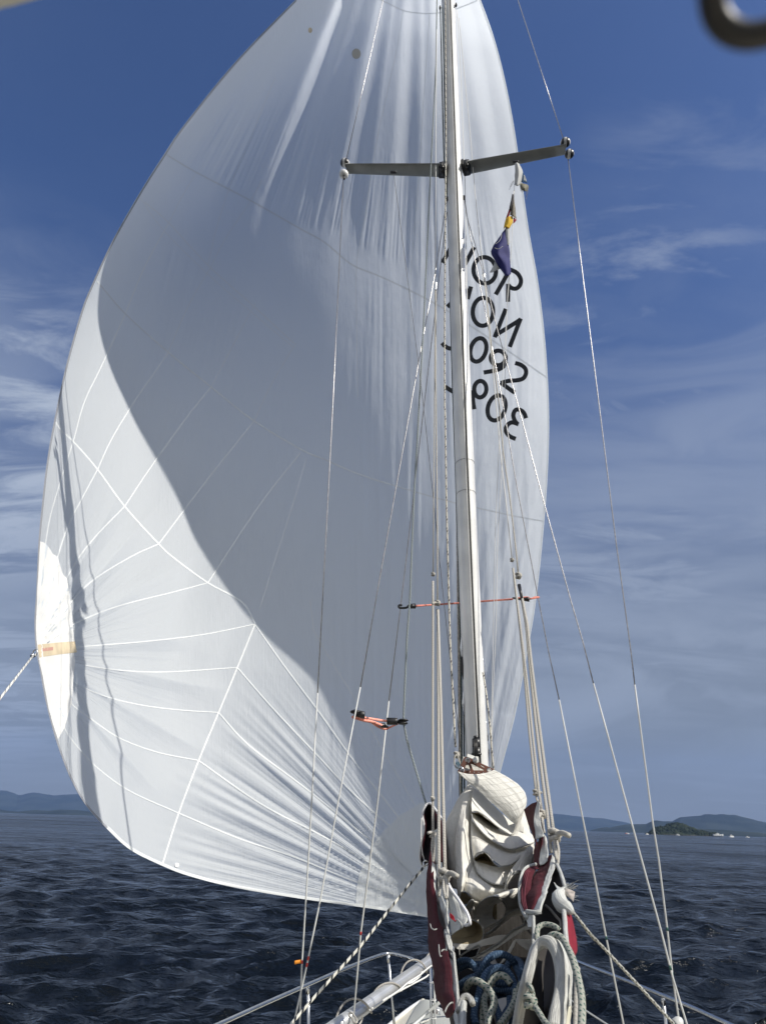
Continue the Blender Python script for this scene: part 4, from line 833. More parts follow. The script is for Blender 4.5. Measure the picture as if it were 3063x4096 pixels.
lj([(2051, 2273, 4.35), (2084, 2540, 4.2), (2106, 2720, 4.1), (2128, 2932, 3.95), (2155, 3174, 3.8), (2166, 3240, 3.75)], 0.0070, m_line, 'second line of the right group, knotted to the steel hook')
lj([(2077, 2349, 4.1), (2103, 2500, 4.0), (2116, 2642, 3.9), (2140, 2884, 3.75), (2170, 3130, 3.6), (2186, 3246, 3.5), (2195, 3330, 3.45), (2203, 3410, 3.4)], 0.0078, m_line, 'third line of the right group, with a pale splice near the cover')
lj([(2079, 2349, 4.1), (2108, 2500, 3.95), (2123, 2642, 3.85), (2150, 2859, 3.7), (2180, 3090, 3.55), (2204, 3265, 3.45), (2214, 3335, 3.4)], 0.0080, m_line, 'rightmost line of the group, ending in the big knot over the sea')
def tagk(o, l): return tag(o, l, 'knot')
bpy.data.objects.remove([o for o in bpy.data.objects if o.name.startswith('knot')][0])
tagk(knot('knot', P(1732, 2297, 4.34), 0.016, m_line), 'small white knot above the red shock cord, left of the mast')
tagk(knot('knot', P(2047, 2240, 4.38), 0.016, m_line), 'small knot on the thinner line right of the mast')
tagk(knot('knot', P(2073, 2303, 4.14), 0.024, m_line), 'larger round knot on the cream line right of the mast')
tagk(knot('knot', P(1750, 2412, 4.08), 0.020, m_line, tail=P(1728, 2416, 4.05)), 'cream knot with a short tail on the red shock cord')
g = Geo(); g.tube([P(1750, 2440, 4.06), P(1751, 2475, 4.02)], [0.011, 0.013, 0.008], 8, 4); tag(g.build('tape_wrap', m_black), 'black tape wrap below the knot on the red cord', 'tape')
g = Geo(); g.tube([P(2075, 2340, 4.1), P(2086, 2395, 4.05)], [0.012, 0.014, 0.009], 8, 4); tag(g.build('tape_wrap', m_black), 'black tape wrap just under the larger right knot', 'tape')
tagk(knot('knot', FP('A', 252, 470, 3.94), 0.014, m_line, tail=FP('A', 238, 462, 3.9)), 'small knot above the tip of the left cover flap')
tagk(knot('knot', FP('A', 252, 748, 3.9), 0.020, m_line, tail=FP('A', 215, 738, 3.86)), 'cream knot with a stub against the left cover')
tagk(knot('knot', FP('A', 345, 1065, 3.28), 0.032, m_line, tail=FP('A', 440, 1072, 3.2)), 'big braided knot with its tail pointing right, on the left cover')
tagk(knot('knot', FP('A', 1047, 425, 4.0), 0.020, m_line, tail=FP('A', 1090, 428, 3.98)), 'small knot at the top corner of the right cover')
tagk(knot('knot', FP('A', 1095, 590, 3.76), 0.026, m_line, tail=FP('A', 1066, 620, 3.7)), 'grey knot beside the white strip of the right cover')
tagk(knot('knot', FP('A', 1195, 755, 3.4), 0.034, m_line, tail=FP('A', 1303, 757, 3.3)), 'big braided knot with a stub pointing right over the sea')
# doubled tails under the knots
def loop(f, a, pts, r, label): rope('rope_loop', [FP(f, *p) for p in pts], r, m_line, label, 'rope', 'loops under the knots')
loop('A', 0, [(250, 765, 3.88), (243, 850, 3.86), (255, 960, 3.84), (262, 850, 3.86), (256, 765, 3.88)], 0.005, 'thin loop below the stub knot on the left cover')
loop('A', 0, [(338, 1090, 3.25), (335, 1170, 3.2), (352, 1240, 3.15)], 0.0065, 'left strand hanging from the big left knot')
loop('A', 0, [(355, 1090, 3.24), (362, 1170, 3.2), (360, 1235, 3.15)], 0.0065, 'right strand hanging from the big left knot')
loop('A', 0, [(304, 1020, 3.36), (300, 1080, 3.3), (308, 1180, 3.28), (300, 1225, 3.25), (318, 1120, 3.3)], 0.004, 'slack thin loop left of the big left knot')
loop('A', 0, [(1050, 440, 4.0), (1052, 470, 3.99), (1062, 495, 3.98)], 0.006, 'short strand from the top right corner knot to the cover')
loop('A', 0, [(1098, 610, 3.75), (1105, 680, 3.7), (1112, 735, 3.66), (1098, 690, 3.7), (1090, 615, 3.74)], 0.005, 'narrow loop below the grey knot on the right cover')
loop('A', 0, [(1188, 790, 3.38), (1192, 860, 3.34), (1205, 940, 3.3), (1200, 860, 3.34)], 0.006, 'left strand of the loop under the big right knot')
loop('A', 0, [(1205, 790, 3.38), (1222, 870, 3.34), (1218, 960, 3.3), (1210, 990, 3.3)], 0.0062, 'right strand of the loop under the big right knot')
loop('A', 0, [(1150, 755, 3.42), (1155, 830, 3.4), (1162, 890, 3.38), (1158, 820, 3.4), (1168, 770, 3.42)], 0.004, 'small inner loop left of the big right knot')

# --- shock cords with hooks
def hook(f, pts, r, parent, m=m_black): g = Geo(); g.tube([FP(f, *p) for p in pts], r, 8, 5); g.build('hook', m, parent)
t = thing('shock_cord', FP('K', 735, 410, 4.9), 'faded red shock cord stretched behind the mast between the shrouds', 'shock cord')
g = Geo(); g.tube([FP('K', *p) for p in ((270, 443, 4.55), (500, 428, 4.8), (735, 412, 4.93), (935, 397, 4.93), (1270, 373, 4.65))], 0.0068, 8, 5); g.tube([FP('K', *p) for p in ((1310, 362, 4.6), (1420, 352, 4.6), (1455, 368, 4.6), (1500, 352, 4.62), (1540, 354, 4.64), (1480, 366, 4.61), (1440, 372, 4.6))], 0.0055, 8, 5); g.build('cord', m_red_c, t)
hook('K', [(148, 436, 4.52), (122, 434, 4.52), (112, 446, 4.52), (125, 462, 4.52), (190, 460, 4.52), (212, 440, 4.52), (245, 444, 4.53)], 0.0075, t)
g = Geo(); g.tube([FP('K', 222, 446, 4.53), FP('K', 275, 443, 4.55)], [0.016, 0.019], 8, 1); g.build('cord_end', m_black, t)
g = Geo(); g.tube([FP('K', 1270, 360, 4.64), FP('K', 1330, 368, 4.62), FP('K', 1440, 376, 4.6)], [0.006, 0.010, 0.018], 8, 5); g.build('cord_end', m_black, t)
t = thing('shock_cord', FP('J', 800, 690, 4.6), 'salmon pink shock cord looped round the left shrouds in a slack triangle', 'shock cord')
g = Geo(); g.tube([FP('J', *p) for p in ((870, 556, 4.45), (700, 540, 4.43), (400, 492, 4.37), (270, 482, 4.34), (250, 492, 4.34), (290, 505, 4.36), (460, 545, 4.42), (560, 560, 4.46), (740, 625, 4.55))], 0.0072, 8, 5)
g.tube([FP('J', *p) for p in ((415, 470, 4.38), (530, 555, 4.46), (680, 655, 4.55), (790, 690, 4.62), (870, 655, 4.58), (1010, 595, 4.5))], 0.0058, 8, 5); g.tube([FP('J', *p) for p in ((290, 510, 4.35), (420, 550, 4.43), (600, 590, 4.5), (720, 670, 4.58), (800, 686, 4.6))], 0.0052, 8, 5); g.build('cord', m_pink, t)
g = Geo(); c = FP('J', 300, 405, 4.33); g.ball(c, 0.036, 10, (1, 1, 0.35)); g.box(FP('J', 360, 440, 4.35), (Vector((0.034, 0, -0.006)), Vector((0, 0.02, 0)), Vector((0, 0, 0.02))), 0.3); g.build('cord_clip', m_black, t)
g = Geo(); g.box(FP('J', 900, 560, 4.45), (Vector((0.034, 0, 0)), Vector((0, 0.016, 0)), Vector((0, 0, 0.02))), 0.3); g.tube([FP('J', 930, 560, 4.46), FP('J', 1010, 568, 4.48), FP('J', 1060, 566, 4.48)], [0.014, 0.008, 0.016], 8, 4); g.ball(FP('J', 1085, 542, 4.48), 0.033, 10, (1, 1, 0.28)); g.ball(FP('J', 1075, 590, 4.48), 0.033, 10, (1, 1, 0.32)); g.build('cord_clip', m_black, t)
g = Geo(); g.tube([FP('J', 700, 610, 4.54), FP('J', 760, 632, 4.56), FP('J', 835, 655, 4.58)], [0.008, 0.016, 0.006], 8, 5); g.build('cord_end', m_black, t)

# --- flags under the right spreader
def flag(name, f, polys, label, Y=4.34, extra=None):
    t = thing(name, FP(f, *polys[0][1][0][0][:2], Y), label, 'flag')
    for nm, rows, m, lab in polys:
        o = sheet(nm, f, rows, m, t, 0.0012, (5, 5), 0.004, 14); tag(o, lab)
    return t
m_fw = mat('white_bunting', (0.55, 0.56, 0.56), 0.8, transl=0.3); m_fb = mat('blue_bunting', (0.012, 0.07, 0.17), 0.8, transl=0.25); m_nav = mat('navy_bunting', (0.012, 0.015, 0.13), 0.8, transl=0.2, bump=(14, 0.3, 0.01))
m_fk = mat('black_bunting', (0.02, 0.018, 0.025), 0.8, transl=0.15); m_fr = mat('red_bunting', (0.30, 0.01, 0.03), 0.8, transl=0.2); m_fy = mat('yellow_bunting', (0.75, 0.5, 0.03), 0.8, transl=0.3); m_fg = mat('grey_printed_bunting', (0.20, 0.18, 0.14), 0.8, vary=0.5, vscale=60, transl=0.2)
fl = flag('flag', 'I', [('white_field', [[(262, 150, 4.34), (300, 130, 4.32), (325, 150, 4.35)], [(258, 340, 4.34), (330, 330, 4.30), (398, 300, 4.37)], [(248, 530, 4.34), (300, 545, 4.29), (352, 532, 4.36)]], m_fw, None),
 ('blue_field', [[(398, 302, 4.372), (410, 315, 4.372), (425, 345, 4.372)], [(380, 400, 4.365), (425, 395, 4.365), (460, 420, 4.37)], [(366, 480, 4.36), (430, 480, 4.365), (486, 502, 4.37)]], m_fb, None),
 ('white_emblem', [[(420, 355, 4.35), (432, 362, 4.35), (440, 378, 4.35)], [(412, 405, 4.35), (440, 410, 4.35), (458, 428, 4.35)], [(410, 440, 4.35), (440, 450, 4.35), (470, 470, 4.35)]], m_fw, None),
 ('frayed_edge', [[(352, 500, 4.36), (430, 505, 4.36), (495, 530, 4.38)], [(345, 560, 4.36), (420, 580, 4.30), (502, 560, 4.39)], [(375, 615, 4.36), (430, 640, 4.32), (480, 640, 4.38)]], mat('olive_faded_bunting', (0.22, 0.21, 0.16), 0.9, transl=0.2, vary=0.3, vscale=30), 'frayed lower edge')], 'tattered white flag with a blue corner directly under the right spreader')
g = Geo()
for k in range(16): x = 348+k*7; g.tube([FP('I', x, 575+k*3, 4.35), FP('I', x+6, 610+k*2, 4.34), FP('I', x+14+k % 3*3, 640+k % 4*7, 4.34)], 0.0008, 4, 3)
for a in (((486, 560), (470, 650), (448, 720)), ((500, 560), (480, 680), (452, 800)), ((240, 450), (195, 510), (160, 615)), ((240, 470), (200, 540), (185, 560))): g.tube([FP('I', x, y, 4.35) for x, y in a], 0.0016, 5, 4)
g.build('loose_threads', m_fg, fl)
flag('flag', 'I', [('black_band', [[(212, 690, 4.34), (222, 690, 4.33), (235, 715, 4.34)], [(182, 830, 4.34), (205, 830, 4.31), (235, 830, 4.34)], [(152, 965, 4.34), (170, 975, 4.32), (178, 975, 4.33)]], m_fk, None),
 ('red_band', [[(150, 962, 4.342), (165, 970, 4.335), (180, 975, 4.335)], [(125, 1040, 4.34), (145, 1045, 4.32), (160, 1060, 4.33)], [(103, 1128, 4.34), (130, 1115, 4.33), (150, 1090, 4.33)]], m_fr, None),
 ('yellow_band', [[(103, 1128, 4.34), (150, 1090, 4.31), (215, 1080, 4.33)], [(80, 1220, 4.34), (140, 1190, 4.31), (216, 1200, 4.33)], [(58, 1315, 4.34), (100, 1270, 4.31), (160, 1305, 4.33)]], m_fy, None),
 ('printed_fly', [[(236, 700, 4.345), (240, 780, 4.34), (246, 830, 4.35)], [(185, 950, 4.335), (230, 950, 4.31), (265, 965, 4.35)], [(172, 1060, 4.335), (232, 1090, 4.31), (284, 1130, 4.35)]], m_fg, None),
 ('red_corner', [[(232, 1100, 4.335), (262, 1125, 4.335), (284, 1148, 4.35)], [(228, 1150, 4.335), (250, 1160, 4.33), (272, 1165, 4.35)], [(226, 1215, 4.335), (240, 1205, 4.335), (255, 1190, 4.345)]], m_fr, None)], 'narrow black, red and yellow flag hanging twisted above the blue one')
navy = flag('flag', 'B', [('blue_field', [[(862, 30, 4.34), (868, 60, 4.34), (876, 110, 4.34), (890, 180, 4.35)], [(800, 120, 4.34), (830, 150, 4.30), (870, 180, 4.32), (900, 240, 4.35)], [(728, 245, 4.34), (790, 260, 4.28), (860, 280, 4.33), (902, 320, 4.35)], [(770, 340, 4.34), (820, 345, 4.30), (870, 350, 4.30), (912, 385, 4.35)], [(855, 470, 4.34), (870, 472, 4.31), (890, 468, 4.31), (914, 455, 4.35)]], m_nav, None),
 ('white_hoist', [[(864, 10, 4.33), (885, 5, 4.33), (905, -5, 4.33)], [(866, 90, 4.33), (885, 90, 4.32), (903, 90, 4.33)], [(872, 186, 4.33), (888, 188, 4.325), (902, 178, 4.33)]], m_fw, None),
 ('white_tip', [[(762, 340, 4.35), (790, 360, 4.34), (825, 395, 4.345)], [(745, 390, 4.35), (770, 400, 4.34), (800, 412, 4.345)], [(716, 442, 4.35), (740, 440, 4.34), (770, 425, 4.345)]], m_fw, None)], 'dark blue flag with thin white curved lines hanging over the sail letters')
g = Geo(); g.tube([FP('B', x, y, 4.27) for x, y in ((826, 85), (822, 120), (800, 155), (768, 178))], 0.0022, 5, 5); g.tube([FP('B', x, y, 4.26) for x, y in ((762, 212), (790, 222), (815, 215), (836, 198))], 0.0022, 5, 5); g.build('white_emblem', m_fw, navy)

# ================================================================== MAINSAIL, FLAKED ON THE BOOM
def cloth_mat(name, col, stitch=None, transl=0.12, crk=0.85, rough=0.8, vary=0.12):
    """woven sail cloth in UV metres: fine crinkle, optional stitched grid"""
    m = bpy.data.materials.new(name); m.use_nodes = True; t = m.node_tree; p = t.nodes['Principled BSDF']; o = t.nodes['Material Output']
    p.inputs['Roughness'].default_value = rough; p.inputs['Specular IOR Level'].default_value = 0.3
    uv = N(t, 'ShaderNodeUVMap'); mp_ = N(t, 'ShaderNodeMapping'); mp_.inputs['Scale'].default_value = (55, 9, 1); mp_.inputs['Rotation'].default_value = (0, 0, 0.12); t.links.new(uv.outputs[0], mp_.inputs[0])
    n_a = N(t, 'ShaderNodeTexNoise'); n_a.inputs['Scale'].default_value = 1.0; n_a.inputs['Detail'].default_value = 5; t.links.new(mp_.outputs[0], n_a.inputs['Vector'])
    n_b = N(t, 'ShaderNodeTexNoise'); n_b.inputs['Scale'].default_value = 14; n_b.inputs['Detail'].default_value = 6; t.links.new(uv.outputs[0], n_b.inputs['Vector'])
    h = M(t, 'ADD', M(t, 'MULTIPLY', n_a.outputs[0], 0.7), n_b.outputs[0])
    f = ramp(t, n_b.outputs[0], 0.3, 0.75, 1-vary, 1.0); cb = N(t, 'ShaderNodeCombineColor'); [t.links.new(f, cb.inputs[i]) for i in range(3)]
    mx = N(t, 'ShaderNodeMix', data_type='RGBA', blend_type='MULTIPLY'); mx.inputs[0].default_value = 1; mx.inputs[6].default_value = (*col, 1); t.links.new(cb.outputs[0], mx.inputs[7]); colr = mx.outputs[2]
    if stitch:
        s = N(t, 'ShaderNodeSeparateXYZ'); t.links.new(uv.outputs[0], s.inputs[0]); g_ = None
        for ax, oth in ((0, 1), (1, 0)):
            a = M(t, 'ABSOLUTE', M(t, 'SUBTRACT', M(t, 'FRACT', M(t, 'MULTIPLY', s.outputs[ax], 1/stitch)), 0.5)); l = M(t, 'LESS_THAN', a, 0.055)
            z = M(t, 'LESS_THAN', M(t, 'FRACT', M(t, 'MULTIPLY', s.outputs[oth], 150)), 0.6); l = M(t, 'MULTIPLY', l, z); g_ = l if g_ is None else M(t, 'MAXIMUM', g_, l)
        m2 = N(t, 'ShaderNodeMix', data_type='RGBA'); t.links.new(M(t, 'MULTIPLY', g_, 0.33), m2.inputs[0]); t.links.new(colr, m2.inputs[6]); m2.inputs[7].default_value = (0.38, 0.36, 0.33, 1); colr = m2.outputs[2]
        h = M(t, 'SUBTRACT', h, M(t, 'MULTIPLY', g_, 0.4))
    t.links.new(colr, p.inputs['Base Color'])
    b = N(t, 'ShaderNodeBump'); b.inputs['Strength'].default_value = crk; b.inputs['Distance'].default_value = 0.009; t.links.new(h, b.inputs['Height']); t.links.new(b.outputs[0], p.inputs['Normal'])
    tr = N(t, 'ShaderNodeBsdfTranslucent'); t.links.new(colr, tr.inputs[0]); t.links.new(b.outputs[0], tr.inputs[1]); ms = N(t, 'ShaderNodeMixShader'); ms.inputs[0].default_value = transl
    t.links.new(p.outputs[0], ms.inputs[1]); t.links.new(tr.outputs[0], ms.inputs[2]); t.links.new(ms.outputs[0], o.inputs[0]); return m
m_main = cloth_mat('dacron', (0.74, 0.72, 0.66)); m_mains = cloth_mat('dacron_reinforced', (0.74, 0.73, 0.68), stitch=0.045)
m_cream_shade = cloth_mat('dacron_cream_shade', (0.36, 0.30, 0.19), transl=0.12); m_edge = cloth_mat('worn_canvas_edge', (0.66, 0.66, 0.62), crk=1.0, vary=0.25)  # fold insides: same sailcloth, colour darkened and yellowed for their shade
REM[0] = lambda u, v, Y: (Y if Y > 4.0 else 4.0-(4.0-Y)*(1-0.68*sstep(v, 3540, 3650)))+(0.34*(u-1920)+0.30*(3400-v))*0.00133*(1-sstep(v, 3540, 3650))
main = thing('mainsail', FP('G', 660, 1100, 4.1), 'cream white mainsail flaked in deep folds on the boom inside the open cover', 'sail')
def fold(f, rows, m=m_main, th=0.002, n=(7, 7), nz=0.0014): return sheet('sail_fold', f, rows, m, main, th, n, nz, 11, tens=0.3)
HEMK = 0.72
def hem(f, pts, r=0.004, m=None, parent=None): g = Geo(); g.tube([FP(f, *p) for p in pts], r*HEMK, 8, 6); return g.build('hem', m or m_edge, parent or main)
# top panel hanging from the headboard
fold('G', [[(425, 285, 4.157), (560, 320, 4.148), (700, 322, 4.142), (820, 300, 4.139), (905, 262, 4.139)],
           [(520, 385, 4.151), (680, 400, 4.130), (830, 390, 4.121), (980, 365, 4.121), (1080, 358, 4.127)],
           [(650, 485, 4.145), (800, 500, 4.118), (960, 500, 4.106), (1120, 470, 4.106), (1220, 452, 4.118)],
           [(800, 625, 4.136), (930, 630, 4.109), (1080, 620, 4.094), (1230, 580, 4.094), (1310, 560, 4.112)],
           [(960, 775, 4.127), (1080, 765, 4.100), (1200, 740, 4.085), (1300, 700, 4.088), (1338, 650, 4.109)],
           [(1090, 890, 4.121), (1170, 880, 4.100), (1240, 850, 4.088), (1290, 800, 4.091), (1330, 735, 4.109)],
           [(1195, 990, 4.121), (1212, 965, 4.112), (1232, 930, 4.106), (1262, 875, 4.106), (1290, 820, 4.115)]], m_mains, 0.006)
# turned under at the right
fold('G', [[(1195, 988, 4.11), (1225, 950, 4.10), (1270, 870, 4.10), (1300, 810, 4.12)], [(1170, 1060, 4.13), (1215, 1020, 4.12), (1262, 930, 4.14), (1285, 870, 4.18)], [(1142, 1128, 4.14), (1180, 1105, 4.14), (1225, 1020, 4.18), (1260, 930, 4.24)]])
fold('G', [[(640, 500, 4.24), (760, 590, 4.24), (900, 730, 4.24), (1060, 880, 4.24), (1200, 1000, 4.22)], [(618, 620, 4.18), (720, 700, 4.20), (860, 820, 4.21), (1020, 950, 4.21), (1190, 1060, 4.19)],
           [(608, 740, 4.12), (690, 770, 4.13), (830, 880, 4.15), (1000, 1010, 4.16), (1165, 1100, 4.15)], [(614, 822, 4.08), (700, 815, 4.07), (800, 880, 4.08), (940, 1000, 4.10), (1142, 1130, 4.12)]])
hem('G', [(614, 824, 4.075), (645, 812, 4.07), (700, 816, 4.065), (800, 882, 4.075), (940, 1002, 4.095), (1075, 1095, 4.11)])
# inside of the second flake, then its lip
fold('G', [[(612, 835, 4.14), (760, 900, 4.30), (900, 985, 4.32), (1080, 1080, 4.30), (1230, 1080, 4.24), (1430, 1170, 4.20)],
           [(640, 930, 4.08), (780, 1020, 4.12), (930, 1110, 4.12), (1080, 1160, 4.10), (1240, 1150, 4.10), (1436, 1200, 4.16)],
           [(690, 1010, 4.02), (810, 1140, 4.01), (940, 1230, 3.99), (1115, 1312, 3.98), (1260, 1285, 4.02), (1440, 1222, 4.12)]])
fold('G', [[(614, 835, 4.12), (700, 830, 4.16), (800, 900, 4.2), (960, 1020, 4.2)], [(618, 860, 4.2), (720, 880, 4.30), (830, 960, 4.32), (980, 1060, 4.3)], [(630, 900, 4.1), (740, 970, 4.2), (850, 1030, 4.22), (1000, 1080, 4.22)]], m_cream_shade)
hem('G', [(612, 850, 4.07), (630, 915, 4.03), (690, 1012, 4.01), (810, 1142, 4.0), (940, 1232, 3.98), (1115, 1314, 3.97), (1260, 1287, 4.01), (1440, 1224, 4.11)])
# third flake
fold('G', [[(604, 930, 4.14), (700, 1040, 4.14), (820, 1160, 4.12), (940, 1240, 4.1), (1115, 1320, 4.10), (1260, 1300, 4.12), (1430, 1240, 4.18)],
           [(606, 1080, 4.08), (690, 1150, 4.05), (800, 1230, 4.02), (930, 1310, 4.0), (1110, 1370, 4.0), (1260, 1340, 4.04), (1410, 1280, 4.12)],
           [(618, 1260, 4.04), (700, 1270, 3.99), (790, 1310, 3.96), (900, 1390, 3.92), (1060, 1450, 3.90), (1230, 1400, 3.96), (1370, 1320, 4.06)],
           [(640, 1440, 4.02), (690, 1365, 3.97), (790, 1350, 3.93), (880, 1430, 3.88), (1010, 1532, 3.84), (1150, 1505, 3.88), (1320, 1380, 4.0)]])
hem('G', [(638, 1480, 4.0), (650, 1420, 3.99), (690, 1366, 3.96), (770, 1348, 3.93), (850, 1390, 3.88), (890, 1470, 3.86), (950, 1522, 3.84), (1030, 1536, 3.83), (1150, 1505, 3.87), (1320, 1382, 3.99)])
fold('G', [[(650, 1430, 4.06), (720, 1380, 4.1), (800, 1370, 4.12), (860, 1430, 4.1), (900, 1510, 4.05)], [(655, 1460, 4.1), (730, 1430, 4.18), (810, 1440, 4.2), (880, 1500, 4.12), (960, 1545, 4.05)], [(665, 1480, 4.04), (740, 1490, 4.08), (820, 1520, 4.06), (900, 1545, 4.02), (1000, 1560, 4.0)]], m_cream_shade)
fold('G', [[(648, 1470, 4.02), (740, 1490, 4.08), (860, 1530, 4.02), (1000, 1550, 3.98), (1150, 1520, 3.99), (1290, 1415, 4.06)],
           [(670, 1550, 3.96), (760, 1590, 3.94), (880, 1620, 3.90), (1000, 1630, 3.88), (1120, 1590, 3.92), (1220, 1500, 4.02)],
           [(700, 1625, 3.92), (790, 1710, 3.88), (900, 1765, 3.84), (1000, 1775, 3.82), (1060, 1740, 3.86), (1110, 1620, 3.97)]])
hem('G', [(646, 1490, 4.0), (665, 1560, 3.95), (700, 1630, 3.91), (790, 1714, 3.87), (900, 1768, 3.83), (1045, 1780, 3.81)])
# long drape on the left: shaded back layer, lit front fold
fold('G', [[(600, 445, 4.34), (560, 470, 4.34), (520, 520, 4.36)], [(470, 590, 4.36), (500, 600, 4.32), (530, 620, 4.3)], [(385, 740, 4.40), (440, 760, 4.33), (520, 800, 4.26)], [(270, 965, 4.46), (370, 980, 4.34), (500, 1000, 4.2)],
           [(262, 1300, 4.48), (350, 1300, 4.3), (450, 1300, 4.14)], [(268, 1500, 4.46), (340, 1560, 4.26), (420, 1600, 4.08)], [(290, 1800, 4.42), (350, 1820, 4.2), (440, 1850, 4.02)]])
fold('G', [[(545, 470, 4.30), (590, 480, 4.28), (650, 500, 4.27)], [(510, 600, 4.25), (560, 610, 4.23), (625, 630, 4.23)], [(480, 750, 4.20), (540, 780, 4.17), (612, 810, 4.20)], [(440, 940, 4.14), (520, 960, 4.08), (604, 980, 4.16)],
           [(398, 1120, 4.10), (500, 1130, 4.01), (600, 1150, 4.12)], [(386, 1330, 4.07), (490, 1330, 3.96), (610, 1350, 4.08)], [(392, 1530, 4.04), (500, 1530, 3.91), (640, 1510, 4.04)],
           [(400, 1680, 4.02), (500, 1650, 3.87), (620, 1610, 3.98)], [(420, 1830, 4.0), (480, 1800, 3.85), (560, 1740, 3.93)], [(440, 1960, 3.98), (462, 1890, 3.85), (520, 1855, 3.89)]])
fold('G', [[(560, 1460, 4.10), (640, 1500, 4.06), (720, 1640, 4.0), (900, 1760, 3.94), (1060, 1780, 3.94)], [(530, 1600, 3.98), (620, 1640, 3.93), (720, 1720, 3.88), (900, 1810, 3.86), (1060, 1810, 3.88)],
           [(510, 1760, 3.90), (600, 1790, 3.85), (740, 1840, 3.80), (900, 1870, 3.79), (1100, 1850, 3.84)], [(520, 1862, 3.87), (610, 1900, 3.80), (740, 1980, 3.74), (900, 1990, 3.72), (1150, 1900, 3.82)],
           [(560, 1870, 3.86), (640, 1960, 3.76), (760, 2060, 3.70), (900, 2050, 3.70), (1160, 1930, 3.82)]])
hem('A', [(462, 1250, 3.90), (466, 1205, 3.88), (490, 1186, 3.87), (515, 1190, 3.86), (560, 1238, 3.8), (605, 1268, 3.74), (650, 1262, 3.70)])
fold('A', [[(470, 1200, 3.95), (500, 1195, 3.96), (560, 1245, 3.96), (610, 1275, 3.96)], [(465, 1240, 3.95), (500, 1240, 3.98), (560, 1270, 3.98), (605, 1290, 3.96)], [(460, 1290, 3.9), (500, 1285, 3.94), (550, 1290, 3.94), (600, 1300, 3.9)]], m_cream_shade)
# fold going down right behind the cover flap
fold('A', [[(1030, 820, 4.10), (980, 850, 4.05), (940, 890, 4.0)], [(1025, 870, 4.05), (960, 900, 3.98), (900, 960, 3.9)], [(1020, 960, 3.98), (940, 985, 3.86), (850, 1030, 3.80)], [(1010, 1000, 3.95), (930, 1030, 3.8), (815, 1100, 3.76)], [(990, 1060, 3.92), (900, 1060, 3.86), (808, 1180, 3.76)]])
hem('A', [(940, 1030, 3.78), (900, 1032, 3.77), (860, 1055, 3.75), (830, 1090, 3.75), (820, 1130, 3.76), (825, 1180, 3.77)], 0.005)
fold('G', [[(1290, 1000, 4.34), (1350, 1060, 4.34), (1440, 1150, 4.32)], [(1290, 1200, 4.3), (1350, 1200, 4.28), (1440, 1230, 4.26)], [(1270, 1400, 4.2), (1350, 1380, 4.2), (1440, 1380, 4.2)]])
fold('G', [[(1180, 820, 4.40), (1260, 800, 4.40), (1330, 820, 4.42)], [(1190, 1100, 4.38), (1290, 1100, 4.36), (1390, 1110, 4.38)], [(1200, 1200, 4.34), (1300, 1200, 4.34), (1430, 1220, 4.34)]])
# lower folds: rolled flakes seen end-on
def roll(f, mouth, back, m=m_main, r=0.005, n=(7, 5)):
    """a flake rolled over: the mouth curve swept back to a second curve"""
    sheet('sail_fold', f, [mouth, [((a[0]+b[0])/2, (a[1]+b[1])/2, (a[2]+b[2])/2) for a, b in zip(mouth, back)], back], m, main, 0.004, n, 0.003, 11); hem(f, mouth, r)
roll('A', [(640, 1480, 3.36), (590, 1440, 3.40), (578, 1380, 3.42), (595, 1310, 3.42), (640, 1258, 3.40), (700, 1228, 3.38), (760, 1240, 3.37), (805, 1285, 3.37), (818, 1330, 3.37), (800, 1385, 3.36), (740, 1440, 3.34), (690, 1470, 3.34)],
     [(760, 1420, 3.8), (720, 1400, 3.84), (710, 1360, 3.86), (720, 1300, 3.84), (760, 1240, 3.8), (830, 1190, 3.74), (900, 1165, 3.70), (935, 1200, 3.68), (945, 1270, 3.68), (930, 1320, 3.68), (860, 1380, 3.7), (820, 1400, 3.72)])
fold('A', [[(600, 1290, 3.5), (640, 1300, 3.75), (700, 1290, 3.9), (745, 1270, 3.95)], [(590, 1370, 3.5), (640, 1380, 3.75), (700, 1370, 3.9), (745, 1360, 3.95)], [(600, 1440, 3.46), (640, 1440, 3.7), (700, 1420, 3.88), (745, 1400, 3.95)]], m_cream_shade)
roll('A', [(640, 1538, 3.26), (700, 1490, 3.28), (770, 1430, 3.30), (840, 1355, 3.32), (900, 1328, 3.32), (948, 1345, 3.31), (962, 1400, 3.30), (940, 1460, 3.28), (900, 1500, 3.26), (880, 1520, 3.26)],
     [(720, 1500, 3.6), (760, 1460, 3.62), (810, 1420, 3.64), (870, 1380, 3.66), (930, 1370, 3.66), (980, 1390, 3.62), (985, 1430, 3.6), (960, 1470, 3.56), (930, 1500, 3.54), (900, 1520, 3.5)])
roll('A', [(498, 1330, 3.5), (540, 1262, 3.52), (565, 1258, 3.52), (560, 1300, 3.5), (575, 1400, 3.46)], [(520, 1380, 3.6), (560, 1310, 3.64), (600, 1270, 3.66), (610, 1320, 3.64), (620, 1400, 3.6)])
roll('A', [(395, 1592, 3.14), (480, 1600, 3.12), (560, 1596, 3.10), (625, 1568, 3.10), (643, 1510, 3.12), (622, 1445, 3.16), (565, 1410, 3.20), (510, 1404, 3.24)],
     [(395, 1540, 3.5), (450, 1545, 3.5), (520, 1545, 3.48), (570, 1530, 3.46), (590, 1500, 3.46), (580, 1460, 3.46), (550, 1440, 3.48), (500, 1430, 3.5)], m_cream_shade)
